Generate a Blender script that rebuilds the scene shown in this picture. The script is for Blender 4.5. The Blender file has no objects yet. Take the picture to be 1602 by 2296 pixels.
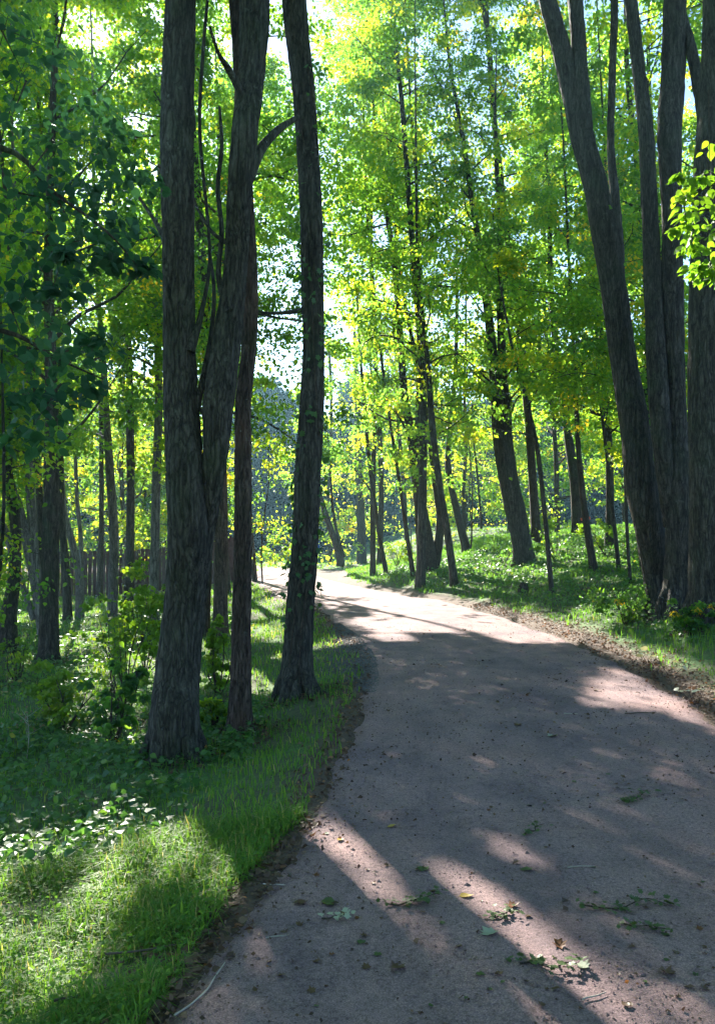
import bpy, math, time
import numpy as np
from mathutils import Vector
T0 = time.time()
R = np.random.default_rng(7)
sc = bpy.context.scene

# ------------------------------------------------------------------ camera, sky, sun, exposure
PITCH = math.radians(1.9)
CAMZ = 1.6
cd = bpy.data.cameras.new('camera'); cam = bpy.data.objects.new('camera', cd)
sc.collection.objects.link(cam); sc.camera = cam
cam.location = (0, 0, CAMZ); cam.rotation_euler = (math.pi/2 + PITCH, 0, 0)
cd.sensor_fit = 'VERTICAL'; cd.sensor_height = 24.0; cd.lens = 24.0*0.8158
cd.clip_start = 0.05; cd.clip_end = 3000

SUN_AZ = math.radians(-18.5)      # left of the view direction (+Y)
SUN_EL = math.radians(31.0)
SDIR = np.array([math.sin(SUN_AZ)*math.cos(SUN_EL), math.cos(SUN_AZ)*math.cos(SUN_EL), math.sin(SUN_EL)])
w = bpy.data.worlds.new('World'); sc.world = w; w.use_nodes = True
nt = w.node_tree; bg = nt.nodes['Background']
sky = nt.nodes.new('ShaderNodeTexSky'); sky.sky_type = 'NISHITA'; sky.sun_disc = False
sky.sun_elevation = SUN_EL; sky.sun_rotation = SUN_AZ
sky.air_density = 1.0; sky.dust_density = 0.3; sky.ozone_density = 4.0
nt.links.new(sky.outputs[0], bg.inputs[0]); bg.inputs[1].default_value = 0.075
ld = bpy.data.lights.new('sun', 'SUN'); ld.energy = 5.0; ld.angle = math.radians(0.5); ld.color = (1.0, 0.93, 0.82)
sun = bpy.data.objects.new('sun', ld); sc.collection.objects.link(sun)
sun.rotation_euler = Vector((SDIR[0], SDIR[1], SDIR[2])).to_track_quat('Z', 'Y').to_euler()
sun.location = (-20, 60, 45)
vs = sc.view_settings; vs.view_transform = 'Standard'; vs.look = 'None'; vs.gamma = 1.0; vs.use_curve_mapping = False
vs.exposure = 2.4
cy = sc.cycles
cy.max_bounces = 7; cy.diffuse_bounces = 5; cy.glossy_bounces = 2; cy.transmission_bounces = 4; cy.transparent_max_bounces = 4
cy.volume_bounces = 0
cy.caustics_reflective = False; cy.caustics_refractive = False
cy.use_denoising = True
cy.sample_clamp_indirect = 4.0

# ------------------------------------------------------------------ helpers: terrain and picture measurements
FD = 1873.0          # focal length in the 1602 x 2296 picture units the places were measured in
def ray(px, py):
    u = (px-801.0)/FD; v = (1148.0-py)/FD
    c, s = math.cos(PITCH), math.sin(PITCH)
    return np.array([u, c - v*s, s + v*c])
def at(px, py, d):
    r = ray(px, py); r = r/r[1]*d
    return np.array([r[0], r[1], r[2]+CAMZ])

LE = np.array([(-2.6,-6),(-1.75,-2),(-.95,1),(-.6,2.76),(-.2,4.7),(0,7),(.16,10.3),(.05,13),(-.3,15.8),(-1.0,20),(-1.9,22.7),(-2.7,27),(-3.6,31),(-4.4,35),(-5.6,39.0),(-9,41),(-16,41),(-30,38)], float)
RE = np.array([(1.4,-6),(2.3,-2),(2.75,1),(2.9,2.76),(2.95,4.9),(3.05,7),(3.35,10.5),(3.25,14),(2.9,17.5),(2.27,21.4),(1.2,24.5),(0,28.5),(-1.2,33.5),(-2.4,40),(-4.3,46.5),(-9,48.5),(-16,47),(-30,43)], float)
def cr(P, n):
    """Catmull-Rom resample, n points per span"""
    P = np.asarray(P, float); Q = np.vstack([2*P[0]-P[1], P, 2*P[-1]-P[-2]])
    out = []
    for i in range(len(P)-1):
        t = np.linspace(0, 1, n, endpoint=False)[:, None]
        a, b, c, d = Q[i], Q[i+1], Q[i+2], Q[i+3]
        out.append(.5*((2*b)+(-a+c)*t+(2*a-5*b+4*c-d)*t**2+(-a+3*b-3*c+d)*t**3))
    out.append(P[-1:]); return np.vstack(out)
LEs = cr(LE, 10); REs = cr(RE, 10)
CEN = (LEs+REs)/2; HW = np.linalg.norm(LEs-REs, axis=1)/2
def path_dist(x, y):
    """distance outside the path edge (negative inside) and side (+1 right, -1 left)"""
    x = np.atleast_1d(np.asarray(x, float)); y = np.atleast_1d(np.asarray(y, float))
    best = np.full(x.shape, 1e9); side = np.ones(x.shape)
    for i in range(len(CEN)-1):
        a, b = CEN[i], CEN[i+1]; ab = b-a; L2 = ab@ab
        t = np.clip(((x-a[0])*ab[0]+(y-a[1])*ab[1])/L2, 0, 1)
        dx = x-(a[0]+t*ab[0]); dy = y-(a[1]+t*ab[1])
        d = np.hypot(dx, dy) - (HW[i]*(1-t)+HW[i+1]*t)
        m = d < best
        best = np.where(m, d, best); side = np.where(m, np.sign(ab[1]*dx-ab[0]*dy), side)
    return best, side
def sstep(a, b, v):
    t = np.clip((v-a)/(b-a), 0, 1); return t*t*(3-2*t)
def terrain(x, y):
    x = np.atleast_1d(np.asarray(x, float)); y = np.atleast_1d(np.asarray(y, float))
    s, side = path_dist(x, y)
    so = np.clip(s, 0, None)
    fr = 1 - sstep(34, 46, y)*(1-sstep(-3, 7, x))
    right = 2.7*(1-np.exp(-so/8))*fr
    far = 0.5*sstep(5, 40, so)
    left = -0.62*(1-np.exp(-so/2.2)) + far
    z = np.where(side > 0, right + far*(1-fr), left)
    amp = np.clip(so/0.8, 0, 1)
    z = z + amp*(0.035*np.sin(1.3*x+.7*y)+0.03*np.sin(2.9*x-1.7*y+1)+0.015*np.sin(6.1*x+4.7*y))
    z = z + 0.012*np.sin(x*2.1+y*.9)*np.sin(y*1.1)*(1-amp)
    z = z - 0.03*np.clip(-s/0.5, 0, 1)*0   # flat tread
    return z
def tz(x, y): return float(terrain(x, y)[0])
def ground(px, py):
    r = ray(px, py); r = r/r[1]
    ds = np.concatenate([np.arange(1.5, 30, .05), np.arange(30, 130, .25)])
    z = CAMZ + r[2]*ds; g = terrain(r[0]*ds, ds)
    k = np.nonzero(z < g)[0]
    d = ds[k[0]] if len(k) else 90.0
    return np.array([r[0]*d, d, tz(r[0]*d, d)])
def project(P):
    """world -> picture units"""
    c, s = math.cos(PITCH), math.sin(PITCH)
    y = P[:, 1]; z = P[:, 2]-CAMZ
    f = y*c + z*s; v = -y*s + z*c
    f = np.where(f < .1, .1, f)
    return 801+FD*P[:, 0]/f, 1148-FD*v/f

# ------------------------------------------------------------------ mesh building
def link(o, parent=None, loc=None):
    sc.collection.objects.link(o)
    if parent is not None: o.parent = parent
    if loc is not None: o.location = loc
    return o
def mesh_np(name, V, loops, starts, mats, matidx=None, tint=None, smooth=None):
    me = bpy.data.meshes.new(name)
    V = np.ascontiguousarray(V, np.float32)
    me.vertices.add(len(V)); me.vertices.foreach_set('co', V.ravel())
    me.loops.add(len(loops)); me.loops.foreach_set('vertex_index', np.ascontiguousarray(loops, np.int32))
    me.polygons.add(len(starts)); me.polygons.foreach_set('loop_start', np.ascontiguousarray(starts, np.int32))
    for m in mats: me.materials.append(m)
    if matidx is not None: me.polygons.foreach_set('material_index', np.ascontiguousarray(matidx, np.int32))
    if smooth is not None:
        me.polygons.foreach_set('use_smooth', np.ascontiguousarray(smooth, bool) if not np.isscalar(smooth) else np.full(len(starts), smooth))
    if tint is not None:
        a = me.attributes.new('tint', 'FLOAT', 'FACE'); a.data.foreach_set('value', np.ascontiguousarray(tint, np.float32))
    me.update(calc_edges=True)
    return me
class MB:
    """collects geometry chunks"""
    def __init__(s): s.V=[]; s.L=[]; s.S=[]; s.M=[]; s.T=[]; s.F=[]; s.nv=0; s.nl=0
    def add(s, V, faces_loops, counts, mat=0, tint=0.5, smooth=True):
        if len(counts) == 0: return
        V = np.asarray(V); fl = np.asarray(faces_loops, np.int64).ravel(); counts = np.asarray(counts, np.int64)
        s.V.append(V); s.L.append(fl+s.nv)
        st = np.concatenate([[0], np.cumsum(counts)[:-1]])+s.nl
        s.S.append(st); n = len(counts)
        s.M.append(np.full(n, mat)); s.T.append(np.broadcast_to(np.asarray(tint, float), (n,)).copy()); s.F.append(np.full(n, smooth))
        s.nv += len(V); s.nl += len(fl)
    def build(s, name, mats, parent=None, base=(0,0,0), loc=None):
        V = np.vstack(s.V) - np.asarray(base)
        me = mesh_np(name, V, np.concatenate(s.L), np.concatenate(s.S), mats, np.concatenate(s.M), np.concatenate(s.T), np.concatenate(s.F))
        return link(bpy.data.objects.new(name, me), parent, loc)
def tag(o, label=None, cat=None, group=None, kind=None):
    if label: o['label'] = label
    if cat: o['category'] = cat
    if group: o['group'] = group
    if kind: o['kind'] = kind
    return o
def empty(name, loc):
    o = bpy.data.objects.new(name, None); o.empty_display_size = .3; o.location = loc
    sc.collection.objects.link(o); return o

def tube(mb, P, rad, k=12, n=4, mat=0, rough=0.0, flare=0.0, seed=0, cap=False, tint=.5, ridges=0.0):
    P = np.asarray(P, float); rad = np.asarray(rad, float)
    if n > 1:
        PR = cr(np.column_stack([P, rad]), n); P = PR[:, :3]; rad = np.clip(PR[:, 3], .001, None)
    N = len(P)
    T = np.gradient(P, axis=0); T /= np.linalg.norm(T, axis=1)[:, None]+1e-9
    ref = np.array([0., 1., 0.]) if abs(T[0][1]) < .9 else np.array([1., 0, 0])
    u = np.cross(np.broadcast_to(ref, T.shape), T); u /= np.linalg.norm(u, axis=1)[:, None]+1e-9
    v = np.cross(T, u)
    th = np.linspace(0, 2*math.pi, k, endpoint=False)
    arc = np.concatenate([[0], np.cumsum(np.linalg.norm(np.diff(P, axis=0), axis=1))])
    rr = np.repeat(rad[:, None], k, 1)
    if rough:
        seed = abs(seed); rs = np.random.default_rng(seed)
        ph = rs.uniform(0, 6.3, 8)
        A, TH = arc[:, None], th[None, :]
        rr = rr*(1+rough*(np.sin(2*TH+ph[0]+A*.7)+.7*np.sin(3*TH+ph[1]-A*1.1)+.5*np.sin(5*TH+ph[2]+A*1.9+np.sin(A*2.3))+.8*np.sin(A*2.1+ph[3])*np.sin(TH+ph[4])))
        if ridges:
            q = 11*TH+1.6*np.sin(A*3.1+ph[5])+1.1*np.sin(A*7.3+ph[6]+2*TH)
            q2 = 17*TH-1.4*np.sin(A*4.3+ph[7])+.9*np.sin(A*9.1+ph[2]-3*TH)
            rr = rr - ridges*(np.abs(np.sin(q))**.7*-1+1)*.6 - ridges*(1-np.abs(np.sin(q2)))*.5
    if flare:
        h = arc if P[0][2] < P[-1][2] else arc[-1]-arc
        TH = th[None, :]; rs = np.random.default_rng(abs(seed)+5); a, b = rs.uniform(0, 6.3, 2)
        rr = rr*(1+flare*np.exp(-np.clip(h-.25,0,None)/.22)[:, None]*(.8+.6*np.sin(4*TH+a)+.5*np.sin(7*TH+b)))
    V = P[:, None, :] + rr[:, :, None]*(np.cos(th)[None, :, None]*u[:, None, :]+np.sin(th)[None, :, None]*v[:, None, :])
    V = V.reshape(-1, 3)
    i = np.arange(N-1)[:, None]*k; j = np.arange(k)[None, :]; j2 = (j+1) % k
    F = np.stack([i+j, i+j2, i+k+j2, i+k+j], -1).reshape(-1, 4)
    mb.add(V, F, np.full(len(F), 4), mat, tint)
    if cap:
        mb.add(V[-k:], np.arange(k), [k], mat, tint)
        mb.add(V[:k][::-1], np.arange(k), [k], mat, tint)

TPL = {   # leaf outlines: (across, along, lift)
 'far': np.array([(0,0,0),(.36,.42,.10),(0,1,-.06),(-.36,.42,.10)]),
 'mid': np.array([(0,0,0),(.30,.22,.09),(.36,.52,.10),(0,1.02,-.06),(-.36,.52,.10),(-.30,.22,.09)]),
 'oval': np.array([(0,0,0),(.24,.12,.05),(.36,.36,.08),(.33,.6,.07),(.18,.83,.02),(0,1.05,-.06),(-.18,.83,.02),(-.33,.6,.07),(-.36,.36,.08),(-.24,.12,.05)]),
 'maple': np.array([(0,0,0),(.30,-.02,.05),(.26,.18,.04),(.55,.38,.08),(.34,.46,.04),(.36,.68,.06),(.16,.62,.02),(0,1.0,-.04),(-.16,.62,.02),(-.36,.68,.06),(-.34,.46,.04),(-.55,.38,.08),(-.26,.18,.04),(-.30,-.02,.05)]),
}
def add_leaves(mb, C, A, N, s, tpl='far', tint=.5, mat=0, wid=1.0):
    n = len(C)
    if n == 0: return
    T = TPL[tpl]; k = len(T)
    A = A/(np.linalg.norm(A, axis=1)[:, None]+1e-9)
    S = np.cross(A, N); S /= np.linalg.norm(S, axis=1)[:, None]+1e-9
    N = np.cross(S, A)
    s = np.broadcast_to(s, (n,))
    V = C[:, None]+s[:, None, None]*(T[None, :, 0:1]*S[:, None]*wid+T[None, :, 1:2]*A[:, None]+T[None, :, 2:3]*N[:, None])
    L = np.arange(n*k); mb.add(V.reshape(-1, 3), L, np.full(n, k), mat, tint, False)
def unit(n, rng=None):
    v = (rng or R).normal(size=(n, 3)); return v/np.linalg.norm(v, axis=1)[:, None]

# ------------------------------------------------------------------ where the sun reaches the ground (gaps in the crowns)
# outlines of the sunlit patches on the ground, measured in the photo, with how open the crowns are towards the sun there
GAPS = [
 (.985, [(678,1842),(738,1848),(800,1890),(905,2020),(880,2050),(800,1975),(705,1888)]),
 (.985, [(940,1945),(1030,1942),(1110,2000),(1220,2060),(1350,2130),(1450,2200),(1640,2310),(1240,2310),(1130,2110),(1030,2010)]),
 (.93, [(1100,1895),(1160,1890),(1215,1940),(1150,1950)]),
 (.55, [(820,1800),(900,1790),(915,1850),(860,1880)]),
 (.93, [(828,2175),(870,2200),(960,2310),(860,2310)]),
 (.45, [(560,2110),(640,2060),(560,2310),(420,2310)]),
 (.93, [(1330,1520),(1400,1500),(1602,1620),(1750,1680),(1750,1760),(1602,1640),(1490,1600),(1310,1585)]),
 (.90, [(1260,1420),(1340,1460),(1460,1490),(1602,1580),(1750,1640),(1750,1560),(1602,1500),(1480,1450),(1330,1405)]),
 (.96, [(-200,1890),(120,1880),(290,1870),(420,1900),(470,1960),(400,2030),(300,2060),(-200,2080)]),
 (.95, [(-200,2080),(300,2060),(420,2120),(300,2230),(100,2310),(-200,2400)]),
 (.93, [(470,1960),(525,1990),(510,2060),(460,2040)]),
 (.70, [(-100,1690),(60,1700),(40,1850),(-100,1870)]),
 (.90, [(90,1560),(330,1540),(330,1700),(200,1690),(90,1640)]),
 (.85, [(0,1480),(180,1500),(120,1560),(0,1560)]),
 (.55, [(230,1690),(300,1700),(280,1760),(200,1740)]),
 (.97, [(560,1280),(650,1270),(740,1290),(860,1318),(1000,1350),(1190,1400),(1270,1440),(1180,1430),(980,1420),(830,1425),(770,1400),(700,1330),(600,1320)]),
 (.90, [(560,1290),(650,1330),(640,1500),(565,1470)]),
 (.93, [(700,1240),(860,1235),(1000,1300),(1100,1330),(1000,1345),(850,1315),(720,1285)]),
 (.96, [(860,1150),(1440,1140),(1480,1260),(1330,1290),(1100,1300),(960,1290),(860,1270)]),
 (.93, [(0,1380),(650,1335),(650,1545),(560,1560),(330,1540),(0,1500)]),
 (.75, [(1000,1290),(1700,1240),(1700,1400),(1300,1400),(1050,1340)]),
 (.82, [(130,1340),(340,1370),(340,1440),(120,1440)]),
]
OFF = {}
def inpoly(x, y, poly):
    c = np.zeros(x.shape, bool); n = len(poly)
    for i in range(n):
        x1, y1 = poly[i]; x2, y2 = poly[(i+1) % n]
        if y1 == y2: continue
        m = ((y1 > y) != (y2 > y)) & (x < (x2-x1)*(y-y1)/(y2-y1)+x1)
        c ^= m
    return c
def vnoise(x, y, seed=0):
    """smooth value noise 0..1"""
    rs = np.random.default_rng(seed); G = rs.random((64, 64))
    xi = np.floor(x).astype(int); yi = np.floor(y).astype(int)
    fx = x-xi; fy = y-yi; fx = fx*fx*(3-2*fx); fy = fy*fy*(3-2*fy)
    g = lambda a, b: G[a % 64, b % 64]
    return (g(xi,yi)*(1-fx)+g(xi+1,yi)*fx)*(1-fy)+(g(xi,yi+1)*(1-fx)+g(xi+1,yi+1)*fx)*fy
def sunfoot(P):
    """where the sun ray through P meets the ground"""
    z = np.zeros(len(P))
    for _ in range(2):
        t = (P[:, 2]-z)/SDIR[2]
        gx = P[:, 0]-t*SDIR[0]; gy = P[:, 1]-t*SDIR[1]
        if _ == 0: z = terrain(gx, gy)
    return gx, gy, z
def openness(gx, gy, gz):
    px, py = project(np.column_stack([gx, gy, gz]))
    o = np.zeros(len(gx))
    vis = gy > 1.6
    for v, poly in GAPS:
        m = inpoly(px, py, poly) & vis
        o = np.where(m, np.maximum(o, v), o)
    far = gy > 13
    nz = .6*vnoise(gx/.7+9, gy/1.6, 1)+.4*vnoise(gx/.3, gy/.7+5, 2)
    nb = .65*vnoise(gx/1.7+3, gy/4.2, 7)+.35*vnoise(gx/.6, gy/1.4+5, 8)
    # streaky dapples on the far ground, a few extra flecks nearer
    o = np.where(far & (o > 0), np.where(nz > .56, .22, o), o)
    o = np.where(far & (o == 0) & (nb > np.where(gx < -1.5, .43, .50)), .88, o)
    o = np.where((~far) & (px < 460) & (py > 1860) & (nz > .60), .2, o)
    o = np.where((~far) & (o == 0) & (nz > .80), .5, o)
    return o
def carve(P, rng):
    gx, gy, gz = sunfoot(P)
    o = openness(gx, gy, gz)
    for q, r in LITPTS:
        t = (P-q)@SDIR; dd = np.linalg.norm(P-q-t[:, None]*SDIR, axis=1)
        o = np.where((t > .8) & (dd < r), .97, o)
    return rng.random(len(P)) >= o
COVER = []
LITPTS = []
SHADE_LAI = 1.6
SKYGAPS = [(190,62,62,52,.80),(308,268,28,22,.95),(852,520,30,46,.93),(1050,690,42,34,.85),(725,425,34,42,.7),(1265,585,40,18,.7),(800,365,26,22,.6),
           (490,335,26,18,.8),(970,215,70,50,.5),(1110,410,60,14,.6),(1500,60,26,90,.35),(1010,600,40,90,.45),(905,760,22,40,.3),(620,780,40,70,.1),(150,690,60,20,.45)]
def skycarve(P, rng):
    px, py = project(P)
    q = np.zeros(len(P))
    jx = px+22*(vnoise(P[:,0]*2.3, P[:,2]*2.3, 5)-.5); jy = py+22*(vnoise(P[:,0]*2.1+7, P[:,2]*2.5, 6)-.5)
    for x, y, a, b, v in SKYGAPS:
        m = ((jx-x)/a)**2+((jy-y)/b)**2 < 1
        q = np.where(m, np.maximum(q, v), q)
    return rng.random(len(P)) >= q

# ------------------------------------------------------------------ materials
def mat(name):
    m = bpy.data.materials.new(name); m.use_nodes = True
    nt = m.node_tree; nt.nodes.clear()
    out = nt.nodes.new('ShaderNodeOutputMaterial'); return m, nt, out
def N(nt, typ, **kw):
    n = nt.nodes.new(typ)
    for k, v in kw.items():
        if k.startswith('i_'): n.inputs[k[2:].replace('_', ' ')].default_value = v
        else: setattr(n, k, v)
    return n
def ramp(nt, fac, stops, interp='LINEAR'):
    r = nt.nodes.new('ShaderNodeValToRGB'); nt.links.new(fac, r.inputs[0]); r.color_ramp.interpolation = interp
    e = r.color_ramp.elements
    while len(e) < len(stops): e.new(.5)
    for i, (p, c) in enumerate(stops): e[i].position = p; e[i].color = (*c, 1)
    return r.outputs[0]
def coords(nt, scale=(1,1,1), kind='Object'):
    tc = nt.nodes.new('ShaderNodeTexCoord'); mp = nt.nodes.new('ShaderNodeMapping'); mp.inputs['Scale'].default_value = scale
    nt.links.new(tc.outputs[kind], mp.inputs[0]); return mp.outputs[0]
def noise(nt, vec, scale, detail=4, rough=.55, dist=0):
    n = nt.nodes.new('ShaderNodeTexNoise'); n.inputs['Scale'].default_value = scale; n.inputs['Detail'].default_value = detail
    n.inputs['Roughness'].default_value = rough; n.inputs['Distortion'].default_value = dist
    if vec is not None: nt.links.new(vec, n.inputs['Vector'])
    return n.outputs['Fac']
def mixc(nt, fac, a, b, mode='MIX'):
    m = nt.nodes.new('ShaderNodeMix'); m.data_type = 'RGBA'; m.blend_type = mode
    if isinstance(fac, float): m.inputs[0].default_value = fac
    else: nt.links.new(fac, m.inputs[0])
    for s, v in ((6, a), (7, b)):
        if isinstance(v, tuple): m.inputs[s].default_value = (*v, 1)
        else: nt.links.new(v, m.inputs[s])
    return m.outputs[2]
def leafmat(name, stops, trans=1.0, tscale=(2.3,2.3,1.2), mix=.5, rough=.45, spec=.35):
    m, nt, out = mat(name)
    at_ = N(nt, 'ShaderNodeAttribute', attribute_name='tint')
    col = ramp(nt, at_.outputs['Fac'], stops)
    p = nt.nodes.new('ShaderNodeBsdfPrincipled'); nt.links.new(col, p.inputs['Base Color'])
    p.inputs['Roughness'].default_value = rough; p.inputs['Specular IOR Level'].default_value = spec
    t = nt.nodes.new('ShaderNodeBsdfTranslucent')
    nt.links.new(mixc(nt, 1.0, col, tscale, 'MULTIPLY'), t.inputs[0])
    mx = nt.nodes.new('ShaderNodeMixShader'); mx.inputs[0].default_value = mix
    nt.links.new(p.outputs[0], mx.inputs[1]); nt.links.new(t.outputs[0], mx.inputs[2]); nt.links.new(mx.outputs[0], out.inputs[0])
    return m
GREEN = [(0,(.018,.064,.030)),(.45,(.032,.104,.026)),(.8,(.060,.138,.018)),(.93,(.10,.16,.016)),(.96,(.16,.18,.02)),(1,(.21,.19,.03))]  # darker stops made bluer, standing in for sky reflected by shaded leaves
M_leaf = leafmat('leaf', GREEN, tscale=(10.0,6.2,1.8), mix=.6)
M_leafy = leafmat('young_leaf', [(0,(.06,.12,.015)),(.6,(.10,.17,.018)),(1,(.17,.21,.02))], tscale=(3.4,3.5,1.3))
M_shade = leafmat('leaf_shade_painted', [(0,(.016,.060,.040)),(1,(.034,.105,.045))], tscale=(2.6,2.6,1.4), mix=.35, rough=.6, spec=.2)  # darker copy of the leaf, shade on the near sprays put into its colour
M_grass = leafmat('grass', [(0,(.05,.13,.03)),(.5,(.09,.20,.035)),(.85,(.15,.25,.04)),(.93,(.26,.26,.08)),(1,(.30,.27,.12))], tscale=(2.6,2.4,1.3), mix=.45, rough=.55, spec=.22)
M_herb = leafmat('herb', [(0,(.035,.10,.035)),(.6,(.065,.16,.04)),(.9,(.13,.22,.04)),(1,(.28,.22,.05))], tscale=(2.8,2.6,1.2), mix=.4, rough=.42, spec=.4)
M_litter = leafmat('dead_leaf', [(0,(.055,.035,.025)),(.5,(.12,.075,.045)),(.8,(.22,.15,.10)),(1,(.40,.16,.04))], tscale=(1.6,1.2,.9), mix=.25, rough=.6)
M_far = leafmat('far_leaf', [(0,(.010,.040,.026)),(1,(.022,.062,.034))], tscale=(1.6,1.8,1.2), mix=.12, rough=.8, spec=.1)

def barkmat(name, dark, light, moss=.25, stretch=.13, sc_=13, bump=1.0, red=None):
    m, nt, out = mat(name)
    v = coords(nt, (1,1,stretch))
    v = mixc(nt, .06, v, N_color(nt, coords(nt, (1,1,.6)), 5))
    n1 = noise(nt, v, sc_*1.6, 8, .68, .3); nf = noise(nt, coords(nt, (1,1,.35)), sc_*5, 5, .7)
    vo = N(nt, 'ShaderNodeTexVoronoi', feature='DISTANCE_TO_EDGE'); vo.inputs['Scale'].default_value = sc_*1.7; nt.links.new(mixc(nt, .10, v, N_color(nt, v, sc_*1.4)), vo.inputs['Vector'])
    vr = ramp(nt, vo.outputs['Distance'], [(0,(.22,.22,.22)),(.10,(.65,.65,.65)),(.35,(1,1,1))])
    n2 = noise(nt, coords(nt), 2.2, 4)
    col = ramp(nt, n1, [(.34, dark), (.66, light)])
    col = mixc(nt, .8, col, vr, 'MULTIPLY')
    col = mixc(nt, .6, col, ramp(nt, nf, [(.35,(.45,.45,.45)),(.65,(1.5,1.5,1.5))]), 'MULTIPLY')
    if red: col = mixc(nt, ramp(nt, noise(nt, coords(nt, (1,1,.35)), 2.3, 5), [(.50,(0,0,0)),(.66,(1,1,1))]), col, red)
    mossf = ramp(nt, n2, [(.50,(0,0,0)),(.70,(moss,moss,moss))])
    col = mixc(nt, mossf, col, (.040,.070,.028))
    lich = ramp(nt, noise(nt, coords(nt), 9, 6, .7), [(.62,(0,0,0)),(.70,(.35,.35,.35))])
    col = mixc(nt, lich, col, (.20,.22,.18))
    p = nt.nodes.new('ShaderNodeBsdfPrincipled'); nt.links.new(col, p.inputs['Base Color']); p.inputs['Roughness'].default_value = .9
    p.inputs['Specular IOR Level'].default_value = .25
    b = nt.nodes.new('ShaderNodeBump'); b.inputs['Strength'].default_value = bump; b.inputs['Distance'].default_value = .03
    h = mixc(nt, .6, mixc(nt, .35, n1, nf), vr); nt.links.new(h, b.inputs['Height']); nt.links.new(b.outputs[0], p.inputs['Normal'])
    nt.links.new(p.outputs[0], out.inputs[0]); return m
def N_color(nt, vec, scale):
    n = nt.nodes.new('ShaderNodeTexNoise'); n.inputs['Scale'].default_value = scale; nt.links.new(vec, n.inputs['Vector']); return n.outputs['Color']
M_bark = barkmat('bark', (.036,.035,.030), (.120,.110,.090), stretch=.14)
M_barkdark = barkmat('bark_mossy', (.045,.040,.034), (.12,.105,.085), moss=.6)
M_barkred = barkmat('bark_red', (.055,.042,.034), (.17,.125,.10), red=(.12,.075,.055))
M_barkgray = barkmat('bark_grey', (.12,.11,.11), (.30,.28,.27), moss=.15, bump=.5)
M_barkthin = barkmat('bark_thin', (.045,.038,.030), (.13,.10,.075), sc_=22, bump=.5)

def groundmat():
    m, nt, out = mat('ground_soil')
    v = coords(nt)
    n1 = noise(nt, v, 1.3, 5); n2 = noise(nt, v, 14, 5, .65); n3 = noise(nt, v, 60, 3)
    soil = ramp(nt, n2, [(.3,(.035,.024,.017)),(.7,(.10,.07,.05))])
    green = ramp(nt, n2, [(.25,(.035,.085,.022)),(.6,(.075,.15,.032)),(.85,(.13,.19,.05))])
    f = ramp(nt, n1, [(.40,(.35,.35,.35)),(.58,(1,1,1))])
    col = mixc(nt, f, soil, green)
    va = N(nt, 'ShaderNodeAttribute', attribute_name='verge'); vm = N(nt, 'ShaderNodeMath', operation='ADD'); nt.links.new(va.outputs['Fac'], vm.inputs[0]); nt.links.new(n2, vm.inputs[1])
    col = mixc(nt, ramp(nt, vm.outputs[0], [(.62,(0,0,0)),(.85,(1,1,1))]), col, mixc(nt, .6, soil, (.11,.075,.055)))
    p = nt.nodes.new('ShaderNodeBsdfPrincipled'); nt.links.new(col, p.inputs['Base Color']); p.inputs['Roughness'].default_value = .95
    b = nt.nodes.new('ShaderNodeBump'); b.inputs['Strength'].default_value = .8; b.inputs['Distance'].default_value = .04
    nt.links.new(mixc(nt, .4, n2, n3), b.inputs['Height']); nt.links.new(b.outputs[0], p.inputs['Normal'])
    nt.links.new(p.outputs[0], out.inputs[0]); return m
def pathmat():
    m, nt, out = mat('path_gravel')
    v = coords(nt)
    n1 = noise(nt, v, .9, 5, .6); n2 = noise(nt, v, 45, 6, .75); n3 = noise(nt, v, 150, 3, .8); n4 = noise(nt, coords(nt,(1,.35,1)), 3.0, 5, .65)
    c = ramp(nt, n3, [(.26,(.085,.060,.061)),(.5,(.26,.182,.182)),(.74,(.48,.35,.34))])
    c = mixc(nt, .75, c, ramp(nt, n2, [(.34,(.38,.36,.36)),(.50,(1,1,1)),(.72,(1.3,1.22,1.2))]), 'MULTIPLY')
    c = mixc(nt, 1.0, c, ramp(nt, n1, [(.36,(.68,.68,.74)),(.50,(1.0,.97,.96)),(.66,(1.16,1.06,1.0))]), 'MULTIPLY')
    c = mixc(nt, .6, c, ramp(nt, n4, [(.33,(.55,.56,.60)),(.6,(1.08,1.06,1.04))]), 'MULTIPLY')
    p = nt.nodes.new('ShaderNodeBsdfPrincipled'); nt.links.new(c, p.inputs['Base Color']); p.inputs['Roughness'].default_value = .9
    p.inputs['Specular IOR Level'].default_value = .3
    b = nt.nodes.new('ShaderNodeBump'); b.inputs['Strength'].default_value = 1.0; b.inputs['Distance'].default_value = .014
    nt.links.new(mixc(nt, .45, n2, n3), b.inputs['Height']); nt.links.new(b.outputs[0], p.inputs['Normal'])
    nt.links.new(p.outputs[0], out.inputs[0]); return m
def plain(name, c, rough=.8, var=.25, sc_=20, metal=0):
    m, nt, out = mat(name)
    n1 = noise(nt, coords(nt), sc_, 4)
    col = ramp(nt, n1, [(.3, tuple(x*(1-var) for x in c)), (.7, tuple(min(1, x*(1+var)) for x in c))])
    p = nt.nodes.new('ShaderNodeBsdfPrincipled'); nt.links.new(col, p.inputs['Base Color']); p.inputs['Roughness'].default_value = rough
    p.inputs['Metallic'].default_value = metal
    nt.links.new(p.outputs[0], out.inputs[0]); return m
M_ground = groundmat(); M_path = pathmat()
M_stone = plain('grey_gravel', (.11,.105,.10), sc_=9)

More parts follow.
